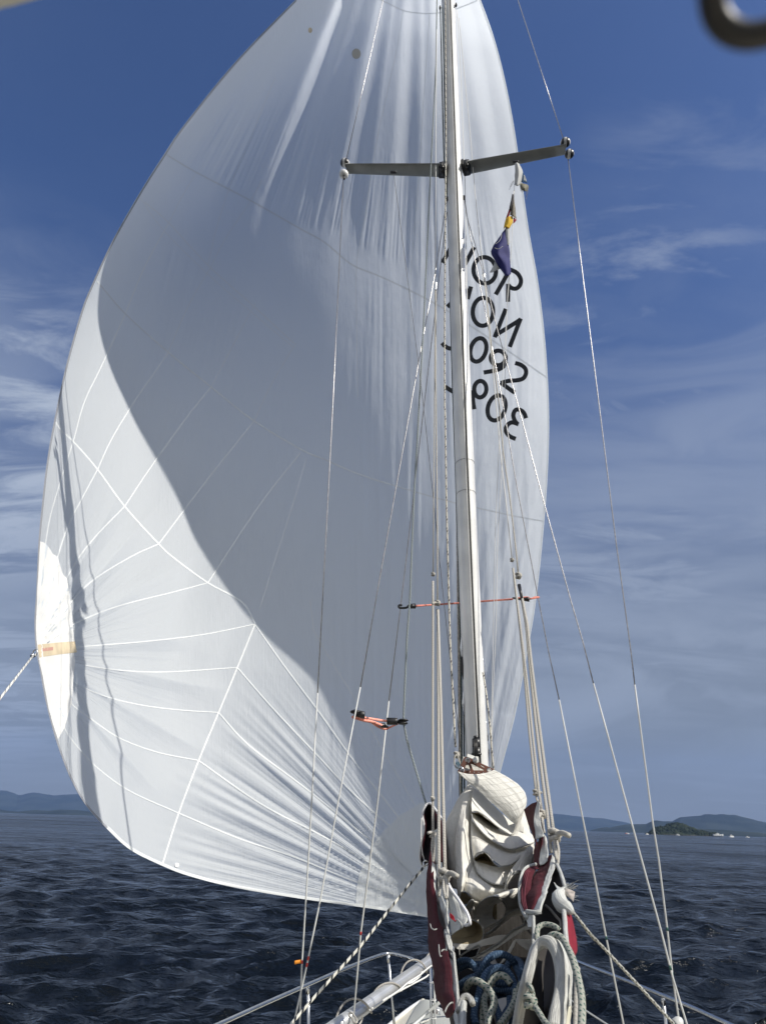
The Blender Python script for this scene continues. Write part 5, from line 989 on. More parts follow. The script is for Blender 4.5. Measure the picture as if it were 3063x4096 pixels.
fold('A', [[(395, 1440, 3.52), (470, 1420, 3.5), (560, 1430, 3.5), (610, 1470, 3.48)], [(395, 1510, 3.5), (470, 1500, 3.52), (560, 1500, 3.52), (620, 1510, 3.48)], [(395, 1580, 3.4), (470, 1590, 3.42), (560, 1585, 3.42), (610, 1560, 3.4)]], m_cream_shade)
fold('A', [[(395, 1592, 3.13), (480, 1598, 3.11), (560, 1594, 3.09), (640, 1560, 3.08), (740, 1530, 3.12), (860, 1520, 3.2)], [(410, 1612, 3.10), (480, 1612, 3.08), (560, 1606, 3.06), (640, 1580, 3.06), (740, 1560, 3.1), (850, 1550, 3.18)], [(450, 1640, 3.06), (500, 1640, 3.04), (560, 1640, 3.02), (640, 1610, 3.04), (740, 1590, 3.08), (840, 1570, 3.16)]])
fold('A', [[(556, 1702, 2.96), (620, 1670, 2.98), (700, 1620, 3.0), (780, 1570, 3.04), (870, 1490, 3.08), (970, 1440, 3.12), (1030, 1440, 3.14)], [(600, 1706, 2.95), (660, 1680, 2.97), (730, 1640, 3.0), (800, 1590, 3.03), (880, 1540, 3.07), (960, 1490, 3.10), (1010, 1480, 3.12)]])
hem('A', [(460, 1702, 2.96), (500, 1706, 2.95), (560, 1704, 2.95), (620, 1672, 2.97), (700, 1622, 2.99), (780, 1572, 3.03), (870, 1492, 3.07), (970, 1440, 3.11)], 0.006)
hem('A', [(458, 1700, 2.97), (456, 1640, 3.0), (462, 1620, 3.02)], 0.004); hem('A', [(458, 1690, 2.97), (520, 1650, 3.0), (600, 1606, 3.03), (612, 1630, 3.0), (590, 1680, 2.96)], 0.005)
fold('A', [[(880, 1555, 2.98), (950, 1556, 3.0), (1025, 1556, 3.02)], [(920, 1600, 2.97), (970, 1610, 2.99), (1020, 1640, 3.0)], [(980, 1640, 2.96), (1000, 1660, 2.98), (1015, 1690, 3.0)]])
fold('A', [[(895, 1560, 2.95), (885, 1562, 2.95), (875, 1566, 2.95)], [(880, 1610, 2.93), (860, 1610, 2.93), (845, 1620, 2.93)], [(840, 1680, 2.9), (820, 1690, 2.9), (800, 1695, 2.9)], [(790, 1740, 2.88), (775, 1745, 2.88), (765, 1750, 2.88)]])
hem('A', [(430, 1728, 2.9), (500, 1728, 2.9), (600, 1722, 2.9), (700, 1716, 2.92)], 0.008)
fold('A', [[(490, 1755, 2.85), (540, 1762, 2.85), (600, 1790, 2.85)], [(520, 1780, 2.83), (560, 1800, 2.83), (600, 1822, 2.83)]])
# cloth at the bottom of the pile, deep shade painted in as near-black
fold('A', [[(420, 1400, 4.3), (700, 1250, 4.4), (1030, 1100, 4.4)], [(420, 1560, 4.3), (700, 1500, 4.3), (1030, 1400, 4.4)], [(420, 1720, 4.2), (700, 1680, 4.3), (1030, 1640, 4.3)], [(420, 1900, 4.2), (700, 1900, 4.2), (1030, 1900, 4.2)]], cloth_mat('shade_dark_cloth', (0.014, 0.012, 0.010), transl=0.0))
# headboard
m_brown = mat('bronze_anodised_plate', (0.085, 0.024, 0.010), 0.42, 0.2, vary=0.25, vscale=25)
def plate(name, f, outer, holes, Y, th, m, parent):
    from mathutils.geometry import delaunay_2d_cdt
    pts = [Vector(p) for p in outer]; loops = [list(range(len(pts)))]
    for h_ in holes: b = len(pts); pts += [Vector(p) for p in h_]; loops.append(list(range(b, b+len(h_))))
    ed = [(l[i], l[(i+1) % len(l)]) for l in loops for i in range(len(l))]
    r = delaunay_2d_cdt(pts, ed, [], 0, 1e-5)
    def ins(poly, x, y):
        c = False
        for i in range(len(poly)):
            (ax, ay), (bx, by) = poly[i], poly[i-1]
            if (ay > y) != (by > y) and x < (bx-ax)*(y-ay)/(by-ay)+ax: c = not c
        return c
    fs = [f_ for f_ in r[2] for c in [sum((r[0][i] for i in f_), Vector((0, 0)))/len(f_)] if ins(outer, *c) and not any(ins(h_, *c) for h_ in holes)]
    o = mesh(name, [FP(f, p.x, p.y, Y(p.x) if callable(Y) else Y) for p in r[0]], fs, m, parent, False); md = o.modifiers.new('thickness', 'SOLIDIFY'); md.thickness = th; md.offset = 0
    bv = o.modifiers.new('edge', 'BEVEL'); bv.width = 0.0008; bv.segments = 2; bv.limit_method = 'ANGLE'; return o
def circ(cx, cy, r, n=14): return [(cx+r*math.cos(6.2832*i/n), cy+r*math.sin(6.2832*i/n)) for i in range(n)]
outer = [(520, 98), (545, 92), (900, 252), (912, 270), (905, 290), (876, 320), (860, 326), (530, 324), (440, 308), (424, 292), (428, 276), (472, 215), (470, 195), (485, 165)]
hY = lambda x: 4.20-0.04*(x-430)/480
hb = plate('headboard', 'G', outer, [[(545, 190), (572, 192), (602, 268), (596, 274), (535, 272), (522, 262), (524, 235)], [(600, 188), (622, 184), (775, 262), (772, 272), (640, 272), (630, 262)], circ(560, 138, 24), circ(845, 270, 22), circ(492, 268, 20), [(735, 205), (745, 202), (785, 226), (782, 234), (770, 234), (732, 212)]], hY, 0.009, m_brown, main)
for cx_, cy_, rr_ in ((560, 138, 32), (845, 270, 30), (492, 268, 28)): c = FP('G', cx_, cy_, hY(cx_)-0.006); g = Geo(); g.ring(c, (0, 1, 0), wr(rr_*2/3.308, c)*0.9, 0.0022, 20, 8); g.build('grommet', m_steel, hb)
for x_ in (585, 645, 705, 768): g = Geo(); g.ball(FP('G', x_, 296, hY(x_)-0.006), 0.0032, 6); g.build('rivet', m_steel, hb)
fold('G', [[(560, 50, 4.22), (620, 70, 4.22), (700, 105, 4.22)], [(548, 90, 4.2), (610, 110, 4.19), (680, 135, 4.2)]], m_edge)
fold('G', [[(635, 110, 4.16), (665, 85, 4.15), (700, 88, 4.16)], [(630, 150, 4.15), (665, 140, 4.13), (705, 120, 4.15)], [(650, 175, 4.16), (680, 175, 4.15), (710, 150, 4.16)]], m_edge)
fold('G', [[(500, 85, 4.23), (640, 150, 4.22), (780, 210, 4.21), (915, 262, 4.20)], [(470, 190, 4.24), (620, 220, 4.225), (770, 250, 4.215), (910, 280, 4.20)], [(440, 300, 4.24), (600, 310, 4.225), (760, 315, 4.215), (890, 310, 4.20)]], m_mains)
# halyard shackle and its loop
t = thing('halyard_shackle', FP('G', 430, 210, 4.3), 'steel shackle with a blue grey cover joining the halyard to the brown headboard', 'shackle')
g = Geo(); g.tube([FP('G', x, y, 4.28) for x, y in ((408, 60), (385, 110), (386, 180), (412, 232), (440, 235), (455, 180), (440, 110), (412, 62))], 0.0045, 8, 6); g.build('rope_eye', m_line, t)
g = Geo(); g.tube([FP('G', 405, 185, 4.26), FP('G', 430, 175, 4.25), FP('G', 455, 225, 4.23), FP('G', 470, 252, 4.2)], [0.006, 0.011, 0.009, 0.005], 8, 5); g.build('cover', mat('blue_grey_tube', (0.22, 0.34, 0.38), 0.5), t)
g = Geo(); g.tube([FP('G', 455, 215, 4.22), FP('G', 485, 262, 4.19), FP('G', 500, 268, 4.18)], 0.006, 8, 5); g.ring(FP('G', 487, 255, 4.18), (1, 0.2, 0.3), 0.014, 0.004); g.build('pin', m_steel, t)
tagk(knot('knot', FP('G', 415, 65, 4.3), 0.022, m_line, tail=FP('G', 440, 40, 4.28)), 'cream knot above the halyard shackle at the mast foot')

# ================================================================== SAIL COVER (open lazy bag)
m_mar = cloth_mat('maroon_canvas', (0.070, 0.006, 0.013), transl=0.04, crk=0.55, rough=0.85, vary=0.25)
m_tapew = cloth_mat('white_webbing', (0.64, 0.65, 0.62), transl=0.08, crk=0.8, vary=0.18); m_zip = mat('white_zip', (0.72, 0.72, 0.73), 0.5, vary=0.15, vscale=200)
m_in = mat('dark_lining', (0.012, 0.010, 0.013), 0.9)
REM[0] = lambda u, v, Y: Y*(1-0.12*sstep(u, 2050, 2110)*sstep(v, 3400, 3620))
cov_ = thing('sail_cover', FP('A', 320, 1500, 3.1), 'open maroon sail cover with worn white edges, cradling the flaked mainsail', 'sail cover')
def pan(name, rows, m=m_mar, th=0.004, n=(6, 6), nz=0.004, f='A', label=None): return tag(sheet(name, f, rows, m, cov_, th, n, nz, 9), label)
# left wall, outside
pan('left_panel', [[(232, 880, 4.0), (250, 900, 3.98), (262, 930, 3.96)], [(205, 1080, 3.85), (232, 1100, 3.78), (262, 1120, 3.74)], [(210, 1300, 3.66), (255, 1310, 3.54), (300, 1330, 3.48)], [(220, 1440, 3.5), (270, 1440, 3.36), (325, 1450, 3.3)],
     [(216, 1560, 3.38), (280, 1560, 3.18), (345, 1560, 3.12)], [(226, 1660, 3.26), (300, 1660, 3.02), (372, 1650, 2.96)], [(262, 1800, 3.08), (325, 1800, 2.84), (396, 1790, 2.78)], [(264, 1900, 2.98), (335, 1900, 2.72), (405, 1900, 2.66)],
     [(275, 1985, 2.88), (345, 1990, 2.6), (410, 1990, 2.54)], [(320, 2075, 2.76), (370, 2080, 2.52), (414, 2070, 2.46)], [(362, 2170, 2.66), (388, 2150, 2.5), (414, 2120, 2.42)]])
for pts in ([(232, 1440), (240, 1470), (262, 1484), (282, 1478)], [(298, 1600), (302, 1660), (310, 1690), (318, 1688)], [(318, 1652), (335, 1638), (360, 1644)], [(345, 2120), (362, 2080), (390, 2050), (412, 2048)]):
    g = Geo(); g.tube([FP('A', x, y, 3.0-(y-1440)*0.0009) for x, y in pts], 0.0022, 6, 5); g.build('loose_thread', m_tapew, cov_)
pan('left_panel', [[(245, 720, 4.12), (262, 730, 4.1), (280, 740, 4.08)], [(235, 800, 4.08), (262, 810, 4.05), (290, 820, 4.03)], [(230, 900, 4.0), (262, 930, 3.97), (300, 960, 3.94)]])
# white worn edge, left
pan('edge_strip', [[(246, 950, 3.90), (256, 965, 3.88), (266, 985, 3.88)], [(243, 1030, 3.84), (262, 1060, 3.82), (282, 1090, 3.80)], [(248, 1120, 3.76), (268, 1150, 3.72), (288, 1180, 3.70)], [(280, 1260, 3.6), (305, 1260, 3.54), (330, 1250, 3.52)],
     [(300, 1360, 3.48), (330, 1370, 3.42), (356, 1350, 3.38)], [(312, 1460, 3.36), (330, 1475, 3.32), (345, 1480, 3.30)]], m_tapew, 0.003)
pan('edge_strip', [[(296, 1226, 3.50), (308, 1222, 3.46), (318, 1226, 3.44)], [(310, 1280, 3.42), (335, 1290, 3.38), (356, 1320, 3.34)], [(318, 1350, 3.36), (345, 1360, 3.32), (368, 1380, 3.28)], [(330, 1460, 3.28), (350, 1470, 3.24), (366, 1480, 3.20)],
     [(338, 1540, 3.2), (360, 1540, 3.15), (385, 1530, 3.12)], [(342, 1610, 3.12), (368, 1600, 3.06), (396, 1585, 3.03)], [(360, 1690, 3.02), (385, 1680, 2.97), (398, 1660, 2.96)]], m_tapew, 0.004)
pan('edge_strip', [[(370, 1650, 3.0), (392, 1655, 2.97), (414, 1668, 2.95)], [(384, 1720, 2.92), (400, 1720, 2.9), (418, 1715, 2.88)], [(392, 1800, 2.82), (408, 1800, 2.8), (424, 1800, 2.79)], [(404, 1900, 2.71), (420, 1900, 2.68), (434, 1900, 2.67)],
     [(410, 2000, 2.59), (428, 2000, 2.56), (444, 2000, 2.55)], [(412, 2100, 2.47), (432, 2100, 2.44), (448, 2100, 2.43)], [(428, 2230, 2.34), (444, 2230, 2.32), (458, 2230, 2.31)]], m_tapew, 0.004)
hem('A', [(358, 1240, 3.26), (362, 1290, 3.24), (358, 1350, 3.2), (352, 1400, 3.17), (362, 1450, 3.13), (372, 1520, 3.08), (385, 1580, 3.02), (388, 1640, 2.97), (412, 1668, 2.94), (418, 1720, 2.87), (426, 1800, 2.78), (436, 1900, 2.66), (444, 2000, 2.54), (450, 2120, 2.41), (462, 2240, 2.3)], 0.0075, m_tapew, cov_)
hem('A', [(358, 1500, 3.12), (368, 1560, 3.06), (375, 1620, 3.0), (372, 1660, 2.97)], 0.016, m_tapew, cov_)
pan('white_flap', [[(360, 1180, 3.30), (400, 1200, 3.28), (440, 1240, 3.26)], [(370, 1280, 3.26), (420, 1290, 3.2), (480, 1300, 3.16)], [(380, 1370, 3.22), (440, 1380, 3.14), (520, 1390, 3.10)], [(385, 1450, 3.18), (440, 1450, 3.12), (500, 1440, 3.08)], [(395, 1525, 3.12), (430, 1500, 3.1), (480, 1470, 3.08)]], m_tapew, 0.003)
hem('A', [(375, 1150, 3.28), (400, 1190, 3.24), (440, 1240, 3.18), (480, 1300, 3.12), (515, 1355, 3.08), (535, 1410, 3.06), (535, 1440, 3.06), (505, 1452, 3.08)], 0.0095, m_zip, cov_)
hem('A', [(345, 1050, 3.5), (362, 1100, 3.4), (390, 1160, 3.3), (420, 1210, 3.24)], 0.007, m_zip, cov_)
pan('red_lining', [[(384, 1352, 3.1), (400, 1362, 3.09), (415, 1378, 3.08)], [(386, 1380, 3.09), (405, 1395, 3.08), (425, 1420, 3.07)], [(395, 1392, 3.09), (415, 1410, 3.07), (435, 1408, 3.07)]], mat('bright_red_canvas', (0.40, 0.01, 0.02), 0.8), 0.002)
hem('A', [(440, 1405, 3.07), (468, 1435, 3.05), (472, 1458, 3.05), (462, 1478, 3.06)], 0.005, m_tapew, cov_)
# hanging zip end, far left
zp = [(200, 520), (180, 560), (172, 610), (182, 660), (186, 720), (168, 790), (156, 860), (152, 920), (162, 960), (176, 990)]
zp2 = [(240, 515), (275, 560), (310, 610), (325, 640), (322, 720)]
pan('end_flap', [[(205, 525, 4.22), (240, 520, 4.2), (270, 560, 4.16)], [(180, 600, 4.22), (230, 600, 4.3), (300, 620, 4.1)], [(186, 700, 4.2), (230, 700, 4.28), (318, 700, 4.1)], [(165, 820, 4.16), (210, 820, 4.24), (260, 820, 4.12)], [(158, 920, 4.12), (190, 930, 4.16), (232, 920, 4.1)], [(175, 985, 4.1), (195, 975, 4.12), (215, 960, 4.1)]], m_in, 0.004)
hem('A', [(a, b, 4.16) for a, b in zp], 0.009, m_zip, cov_); hem('A', [(200, 520, 4.16), (220, 508, 4.16), (243, 515, 4.14)]+[(a, b, 4.1) for a, b in zp2[1:]], 0.008, m_zip, cov_)
pan('end_flap', [[(262, 560, 4.12), (290, 600, 4.08), (318, 640, 4.06)], [(285, 640, 4.1), (300, 680, 4.07), (325, 700, 4.05)], [(300, 740, 4.08), (310, 780, 4.06), (328, 800, 4.04)], [(305, 860, 4.04), (315, 880, 4.0), (330, 900, 3.98)], [(315, 960, 3.95), (325, 960, 3.93), (335, 960, 3.92)]])
pan('end_flap', [[(240, 740, 4.1), (262, 720, 4.04), (295, 700, 4.02)], [(245, 840, 4.06), (265, 840, 4.0), (300, 830, 3.98)], [(258, 970, 3.98), (275, 975, 3.94), (305, 965, 3.92)]], m_tapew, 0.003)
hem('A', [(185, 590, 4.14), (192, 640, 4.14), (198, 700, 4.14), (190, 760, 4.13), (172, 850, 4.12), (175, 930, 4.1)], 0.005, m_mar, cov_)
g = Geo(); g.tube([FP('A', *p) for p in ((165, 620, 4.1), (162, 760, 4.1), (170, 880, 4.1), (188, 950, 4.1), (172, 900, 4.1))], 0.003, 6, 6); g.build('pull_cord', m_thin, cov_)
g = Geo(); g.ring(FP('A', 198, 970, 4.08), (0, 1, 0), 0.012, 0.004); g.tube([FP('A', 180, 965, 4.08), FP('A', 184, 1000, 4.07)], 0.006, 8, 1); g.build('end_ring', m_steel, cov_)
# floor and far end of the cover, left inside
pan('inner_lining', [[(330, 620, 4.5), (360, 900, 4.5), (400, 1180, 4.45)], [(325, 950, 4.2), (365, 1100, 4.16), (420, 1280, 4.1)], [(330, 1050, 4.0), (380, 1180, 3.9), (440, 1330, 3.8)]], m_mar, 0.003)
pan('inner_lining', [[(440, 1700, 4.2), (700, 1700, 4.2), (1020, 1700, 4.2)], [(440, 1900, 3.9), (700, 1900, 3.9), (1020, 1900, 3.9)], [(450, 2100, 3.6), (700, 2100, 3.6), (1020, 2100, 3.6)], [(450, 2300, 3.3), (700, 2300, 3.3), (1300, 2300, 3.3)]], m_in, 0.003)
# right wall
pan('right_panel', [[(958, 556, 4.0), (1000, 520, 3.85), (1056, 492, 3.7)], [(970, 600, 4.0), (1010, 590, 3.86), (1050, 600, 3.7)], [(985, 660, 4.04), (1010, 680, 3.86), (1040, 690, 3.68)], [(1005, 700, 4.04), (1025, 740, 3.84), (1046, 780, 3.66)], [(1030, 760, 4.0), (1040, 800, 3.82), (1050, 840, 3.64)]])
pan('edge_strip', [[(1058, 492, 3.69), (1068, 492, 3.68), (1078, 505, 3.67)], [(1040, 560, 3.68), (1055, 565, 3.67), (1072, 575, 3.66)], [(1028, 640, 3.66), (1055, 650, 3.65), (1085, 660, 3.64)], [(1045, 720, 3.64), (1080, 730, 3.62), (1108, 745, 3.60)], [(1048, 790, 3.62), (1080, 780, 3.6), (1105, 770, 3.58)]], m_tapew, 0.003)
pan('right_panel', [[(1106, 752, 3.8), (1080, 790, 3.86), (1050, 810, 3.92)], [(1090, 830, 3.76), (1060, 850, 3.80), (1030, 870, 3.88)], [(1085, 900, 3.7), (1060, 910, 3.74), (1032, 920, 3.84)], [(1080, 985, 3.62), (1060, 1000, 3.66), (1035, 985, 3.76)]])
pan('edge_strip', [[(1108, 750, 3.78), (1118, 765, 3.76), (1128, 790, 3.74)], [(1090, 850, 3.7), (1115, 850, 3.66), (1138, 860, 3.62)], [(1072, 930, 3.64), (1105, 920, 3.6), (1142, 910, 3.56)], [(1078, 985, 3.6), (1105, 975, 3.56), (1135, 950, 3.52)]], m_tapew, 0.003)
pan('right_panel', [[(1175, 910, 3.5), (1140, 930, 3.58), (1100, 960, 3.66)], [(1180, 960, 3.44), (1130, 1000, 3.50), (1070, 1010, 3.62)], [(1160, 1060, 3.36), (1100, 1090, 3.38), (1030, 1080, 3.5)], [(1140, 1130, 3.3), (1060, 1140, 3.28), (1000, 1170, 3.4)], [(1100, 1220, 3.22), (1040, 1220, 3.18), (980, 1240, 3.3)], [(1060, 1290, 3.16), (1020, 1300, 3.14), (975, 1310, 3.24)], [(1040, 1330, 3.14), (1005, 1345, 3.12), (972, 1345, 3.2)]], nz=0.007)
pan('edge_strip', [[(1172, 908, 3.46), (1186, 930, 3.43), (1196, 970, 3.40)], [(1150, 1000, 3.4), (1172, 1000, 3.36), (1192, 990, 3.36)], [(1120, 1090, 3.32), (1150, 1090, 3.27), (1172, 1060, 3.28)], [(1090, 1180, 3.24), (1115, 1180, 3.19), (1140, 1160, 3.2)], [(1062, 1260, 3.16), (1090, 1260, 3.12), (1112, 1250, 3.12)], [(1030, 1330, 3.12), (1060, 1345, 3.08), (1085, 1340, 3.08)]], m_tapew, 0.003)
pan('zip_flap', [[(1042, 985, 3.56), (1052, 1000, 3.55), (1070, 1010, 3.56)], [(985, 1000, 3.48), (1010, 1020, 3.48), (1040, 1030, 3.5)], [(945, 1040, 3.4), (980, 1060, 3.42), (1020, 1080, 3.46)], [(922, 1150, 3.3), (960, 1160, 3.34), (1000, 1180, 3.38)], [(922, 1260, 3.2), (955, 1265, 3.24), (995, 1270, 3.28)], [(945, 1340, 3.14), (965, 1340, 3.16), (985, 1345, 3.2)]])
hem('A', [(1045, 978, 3.54), (990, 995, 3.48), (950, 1030, 3.4), (928, 1100, 3.33), (920, 1180, 3.26), (925, 1270, 3.18), (945, 1340, 3.12), (975, 1388, 3.08)], 0.0095, m_tapew, cov_)
for k in (14, 26, 38): hem('A', [(1030-k*0.3, 990+k, 3.53), (985+k*0.5, 1010+k*0.6, 3.46), (950+k, 1050, 3.385), (928+k, 1150, 3.285), (926+k, 1250, 3.19), (948+k*0.8, 1330, 3.12)], 0.003, mat('dark_maroon_webbing', (0.10, 0.008, 0.02), 0.8), cov_)
hem('A', [(975, 1345, 3.1), (1010, 1350, 3.08), (1050, 1352, 3.06), (1085, 1345, 3.06)], 0.011, m_tapew, cov_)
pan('white_flap', [[(955, 1370, 3.12), (990, 1370, 3.1), (1030, 1365, 3.08)], [(975, 1420, 3.08), (1000, 1420, 3.06), (1025, 1420, 3.06)], [(985, 1470, 3.04), (1005, 1470, 3.02), (1020, 1460, 3.03)]], m_tapew, 0.004)
# dark inside of the right wall
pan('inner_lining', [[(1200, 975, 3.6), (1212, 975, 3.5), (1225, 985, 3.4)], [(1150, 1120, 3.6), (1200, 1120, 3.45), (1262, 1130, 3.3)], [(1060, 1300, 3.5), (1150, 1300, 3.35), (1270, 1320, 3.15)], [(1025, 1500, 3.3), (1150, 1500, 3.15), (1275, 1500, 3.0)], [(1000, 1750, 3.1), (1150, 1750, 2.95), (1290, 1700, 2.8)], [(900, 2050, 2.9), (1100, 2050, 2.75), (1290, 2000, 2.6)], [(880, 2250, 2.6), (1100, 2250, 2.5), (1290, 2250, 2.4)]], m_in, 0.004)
hem('A', [(1205, 972, 3.38), (1235, 1040, 3.32), (1258, 1110, 3.26), (1275, 1165, 3.2)], 0.011, m_tapew, cov_)
hem('A', [(1028, 1380, 3.06), (1030, 1480, 3.0), (1028, 1580, 2.95), (1024, 1660, 2.9)], 0.008, m_tapew, cov_); hem('A', [(1120, 1295, 3.2), (1160, 1330, 3.17), (1200, 1380, 3.12), (1235, 1420, 3.08), (1238, 1470, 3.05)], 0.006, mat('grey_webbing', (0.22, 0.21, 0.2), 0.8), cov_)
hem('A', [(1262, 1340, 3.0), (1270, 1420, 2.94), (1274, 1500, 2.88), (1284, 1600, 2.8), (1292, 1720, 2.72), (1300, 1850, 2.62), (1300, 2000, 2.5), (1296, 2120, 2.4)], 0.011, m_tapew, cov_)
pan('right_outside', [[(1280, 1340, 3.05), (1300, 1345, 3.08), (1310, 1365, 3.14)], [(1282, 1440, 2.97), (1310, 1450, 3.0), (1335, 1460, 3.1)], [(1288, 1560, 2.88), (1320, 1560, 2.92), (1354, 1560, 3.04)], [(1294, 1650, 2.8), (1325, 1650, 2.85), (1357, 1660, 2.98)], [(1300, 1730, 2.74), (1310, 1730, 2.78), (1320, 1740, 2.86)]], cloth_mat('sunlit_maroon', (0.22, 0.014, 0.03), transl=0.08, rough=0.85, vary=0.15))  # same maroon canvas, colour lightened to show sun on this side
m_mesh = mat('pale_mesh_netting', (0.45, 0.46, 0.45), 0.9, bump=(500, 0.6, 0.002)); pan('mesh_panel', [[(1302, 1735, 2.73), (1320, 1735, 2.78), (1338, 1740, 2.84)], [(1302, 1850, 2.62), (1316, 1860, 2.66), (1330, 1850, 2.72)], [(1300, 1990, 2.5), (1306, 2000, 2.54), (1312, 1990, 2.58)]], m_mesh, 0.002)
# torn batten end
g = Geo(); g.tube([FP('A', *p) for p in ((1275, 1165, 3.15), (1240, 1210, 3.12), (1225, 1240, 3.1), (1245, 1290, 3.08), (1290, 1320, 3.05), (1330, 1350, 3.02))], [0.008, 0.02, 0.026, 0.026, 0.022, 0.008], 10, 6); g.build('torn_edge', m_tapew, cov_)
g = Geo(); rs = random.Random(8)
for k in range(38):
    a = FP('A', 1225+rs.uniform(0, 60), 1160+rs.uniform(0, 60), 3.12); b = a+Vector((rs.uniform(0.0, 0.05), rs.uniform(-0.03, 0.01), rs.uniform(-0.02, 0.035))); g.tube([a, (a+b)/2+Vector((0, 0, rs.uniform(-.006, .006))), b], 0.0010, 4, 3, caps=False)
g.build('loose_thread', m_tapew, cov_)
pan('torn_scrap', [[(1255, 1165, 3.1), (1290, 1170, 3.08), (1350, 1190, 3.06)], [(1265, 1200, 3.09), (1300, 1205, 3.06), (1345, 1215, 3.06)], [(1290, 1225, 3.08), (1320, 1245, 3.06), (1340, 1262, 3.05)]], mat('clear_torn_film', (0.42, 0.37, 0.32), 0.35, vary=0.3, vscale=40), 0.002, nz=0.006)
pan('torn_scrap', [[(1190, 1120, 3.16), (1196, 1130, 3.15), (1204, 1150, 3.14)], [(1205, 1180, 3.13), (1225, 1175, 3.12), (1240, 1165, 3.12)], [(1212, 1260, 3.1), (1235, 1255, 3.08), (1260, 1230, 3.08)]], m_tapew, 0.003)
# big padded roll in the near right corner
def pad(off, r, dY=0.0, m=m_edge): g = Geo(); g.tube([FP('A', x+off[0]*k, y+off[1], Y+dY) for (x, y, Y), k in roll_pts], r, 12, 7); return g.build('padded_edge', m, cov_)
rp = [(900, 2260, 2.22), (925, 2100, 2.28), (955, 1960, 2.33), (985, 1840, 2.38), (1015, 1730, 2.43), (1045, 1640, 2.47), (1085, 1590, 2.48), (1130, 1578, 2.47), (1175, 1600, 2.45), (1210, 1660, 2.42), (1232, 1750, 2.38), (1240, 1850, 2.33), (1232, 1960, 2.28), (1212, 2060, 2.23), (1195, 2150, 2.18), (1185, 2260, 2.13)]
roll_pts = [(p, 1) for p in rp]; pad((0, 0), [0.009]*6+[0.013, 0.016, 0.017, 0.017, 0.016, 0.015, 0.014, 0.014, 0.015, 0.016])
roll_pts = [(p, max(0, min(1, (i-5)/3))) for i, p in enumerate(rp)]; pad((26, -8), 0.014, 0.03, m_tapew); pad((48, -10), 0.013, 0.06, m_edge)
pan('roll_wall', [[(900, 2260, 2.24), (1000, 2260, 2.5), (1100, 2260, 2.6)], [(955, 1960, 2.35), (1020, 1960, 2.6), (1100, 1960, 2.7)], [(1020, 1720, 2.45), (1060, 1720, 2.65), (1110, 1720, 2.75)], [(1070, 1600, 2.49), (1100, 1610, 2.65), (1130, 1620, 2.75)]], mat('shaded_canvas', (0.06, 0.055, 0.05), 0.9), 0.004)  # inside of the roll, its shade put into a dark canvas colour
pan('roll_wall', [[(1130, 1575, 2.5), (1180, 1590, 2.6), (1230, 1600, 2.7)], [(1235, 1750, 2.4), (1262, 1750, 2.5), (1290, 1750, 2.66)], [(1245, 1900, 2.33), (1270, 1900, 2.42), (1296, 1900, 2.56)], [(1230, 2060, 2.25), (1262, 2060, 2.33), (1298, 2050, 2.46)], [(1215, 2260, 2.15), (1255, 2260, 2.24), (1298, 2260, 2.36)]], m_tapew, 0.006)
hem('A', [(1300, 2062, 2.36), (1275, 2068, 2.3), (1250, 2090, 2.26), (1230, 2110, 2.22)], 0.006, m_tapew, cov_)
pan('cream_pad', [[(1235, 2110, 2.26), (1265, 2090, 2.3), (1298, 2075, 2.34)], [(1225, 2180, 2.22), (1260, 2180, 2.26), (1297, 2180, 2.3)], [(1220, 2260, 2.18), (1258, 2260, 2.22), (1296, 2260, 2.26)]], mat('cream_vinyl', (0.50, 0.48, 0.38), 0.6, vary=0.1, vscale=5), 0.008)
hem('A', [(450, 2120, 2.38), (462, 2060, 2.4), (485, 2010, 2.41), (515, 1998, 2.41), (545, 2020, 2.4), (560, 2060, 2.38)], 0.012, m_edge, cov_); hem('A', [(490, 2050, 2.38), (486, 2120, 2.34), (484, 2260, 2.26)], 0.013, m_tapew, cov_)
pan('near_flap', [[(450, 2110, 2.42), (470, 2080, 2.41), (495, 2040, 2.40)], [(455, 2180, 2.36), (475, 2170, 2.35), (495, 2160, 2.34)], [(465, 2260, 2.3), (480, 2260, 2.29), (490, 2260, 2.28)]], m_tapew, 0.005)
# the walls and floor of the cover, running down to the boom
REM[0] = None
def trough(name, top, dx, m):
    V = []; k = 7
    top = crspline([tuple(P(*p)) for p in top], 5)
    for x, y, z in top:
        zb = CAMZ-0.95+0.05*y
        for j in range(k): t_ = j/(k-1); V.append((x+dx*t_*t_+0.006*math.sin(y*14+j), y, (z-0.012)*(1-t_)+zb*t_))
    o = mesh(name, V, [(i*k+j, i*k+j+1, (i+1)*k+j+1, (i+1)*k+j) for i in range(len(top)-1) for j in range(k-1)], m, cov_, True, uvs=[(v[1], v[2]) for v in V]); md = o.modifiers.new('thickness', 'SOLIDIFY'); md.thickness = 0.003
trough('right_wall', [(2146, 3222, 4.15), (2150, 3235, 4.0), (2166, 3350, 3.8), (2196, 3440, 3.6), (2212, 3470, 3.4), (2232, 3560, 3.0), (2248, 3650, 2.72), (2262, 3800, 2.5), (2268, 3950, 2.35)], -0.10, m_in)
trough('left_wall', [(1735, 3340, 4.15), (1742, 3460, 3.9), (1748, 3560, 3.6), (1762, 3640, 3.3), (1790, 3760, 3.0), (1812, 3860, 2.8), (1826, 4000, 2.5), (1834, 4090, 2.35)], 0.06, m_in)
pan('inner_lining', [[(840, 960, 4.45), (940, 940, 4.45), (1040, 900, 4.45)], [(820, 1080, 4.45), (930, 1080, 4.45), (1050, 1050, 4.45)], [(700, 1260, 4.45), (900, 1260, 4.45), (1050, 1260, 4.45)]], m_in, 0.003)
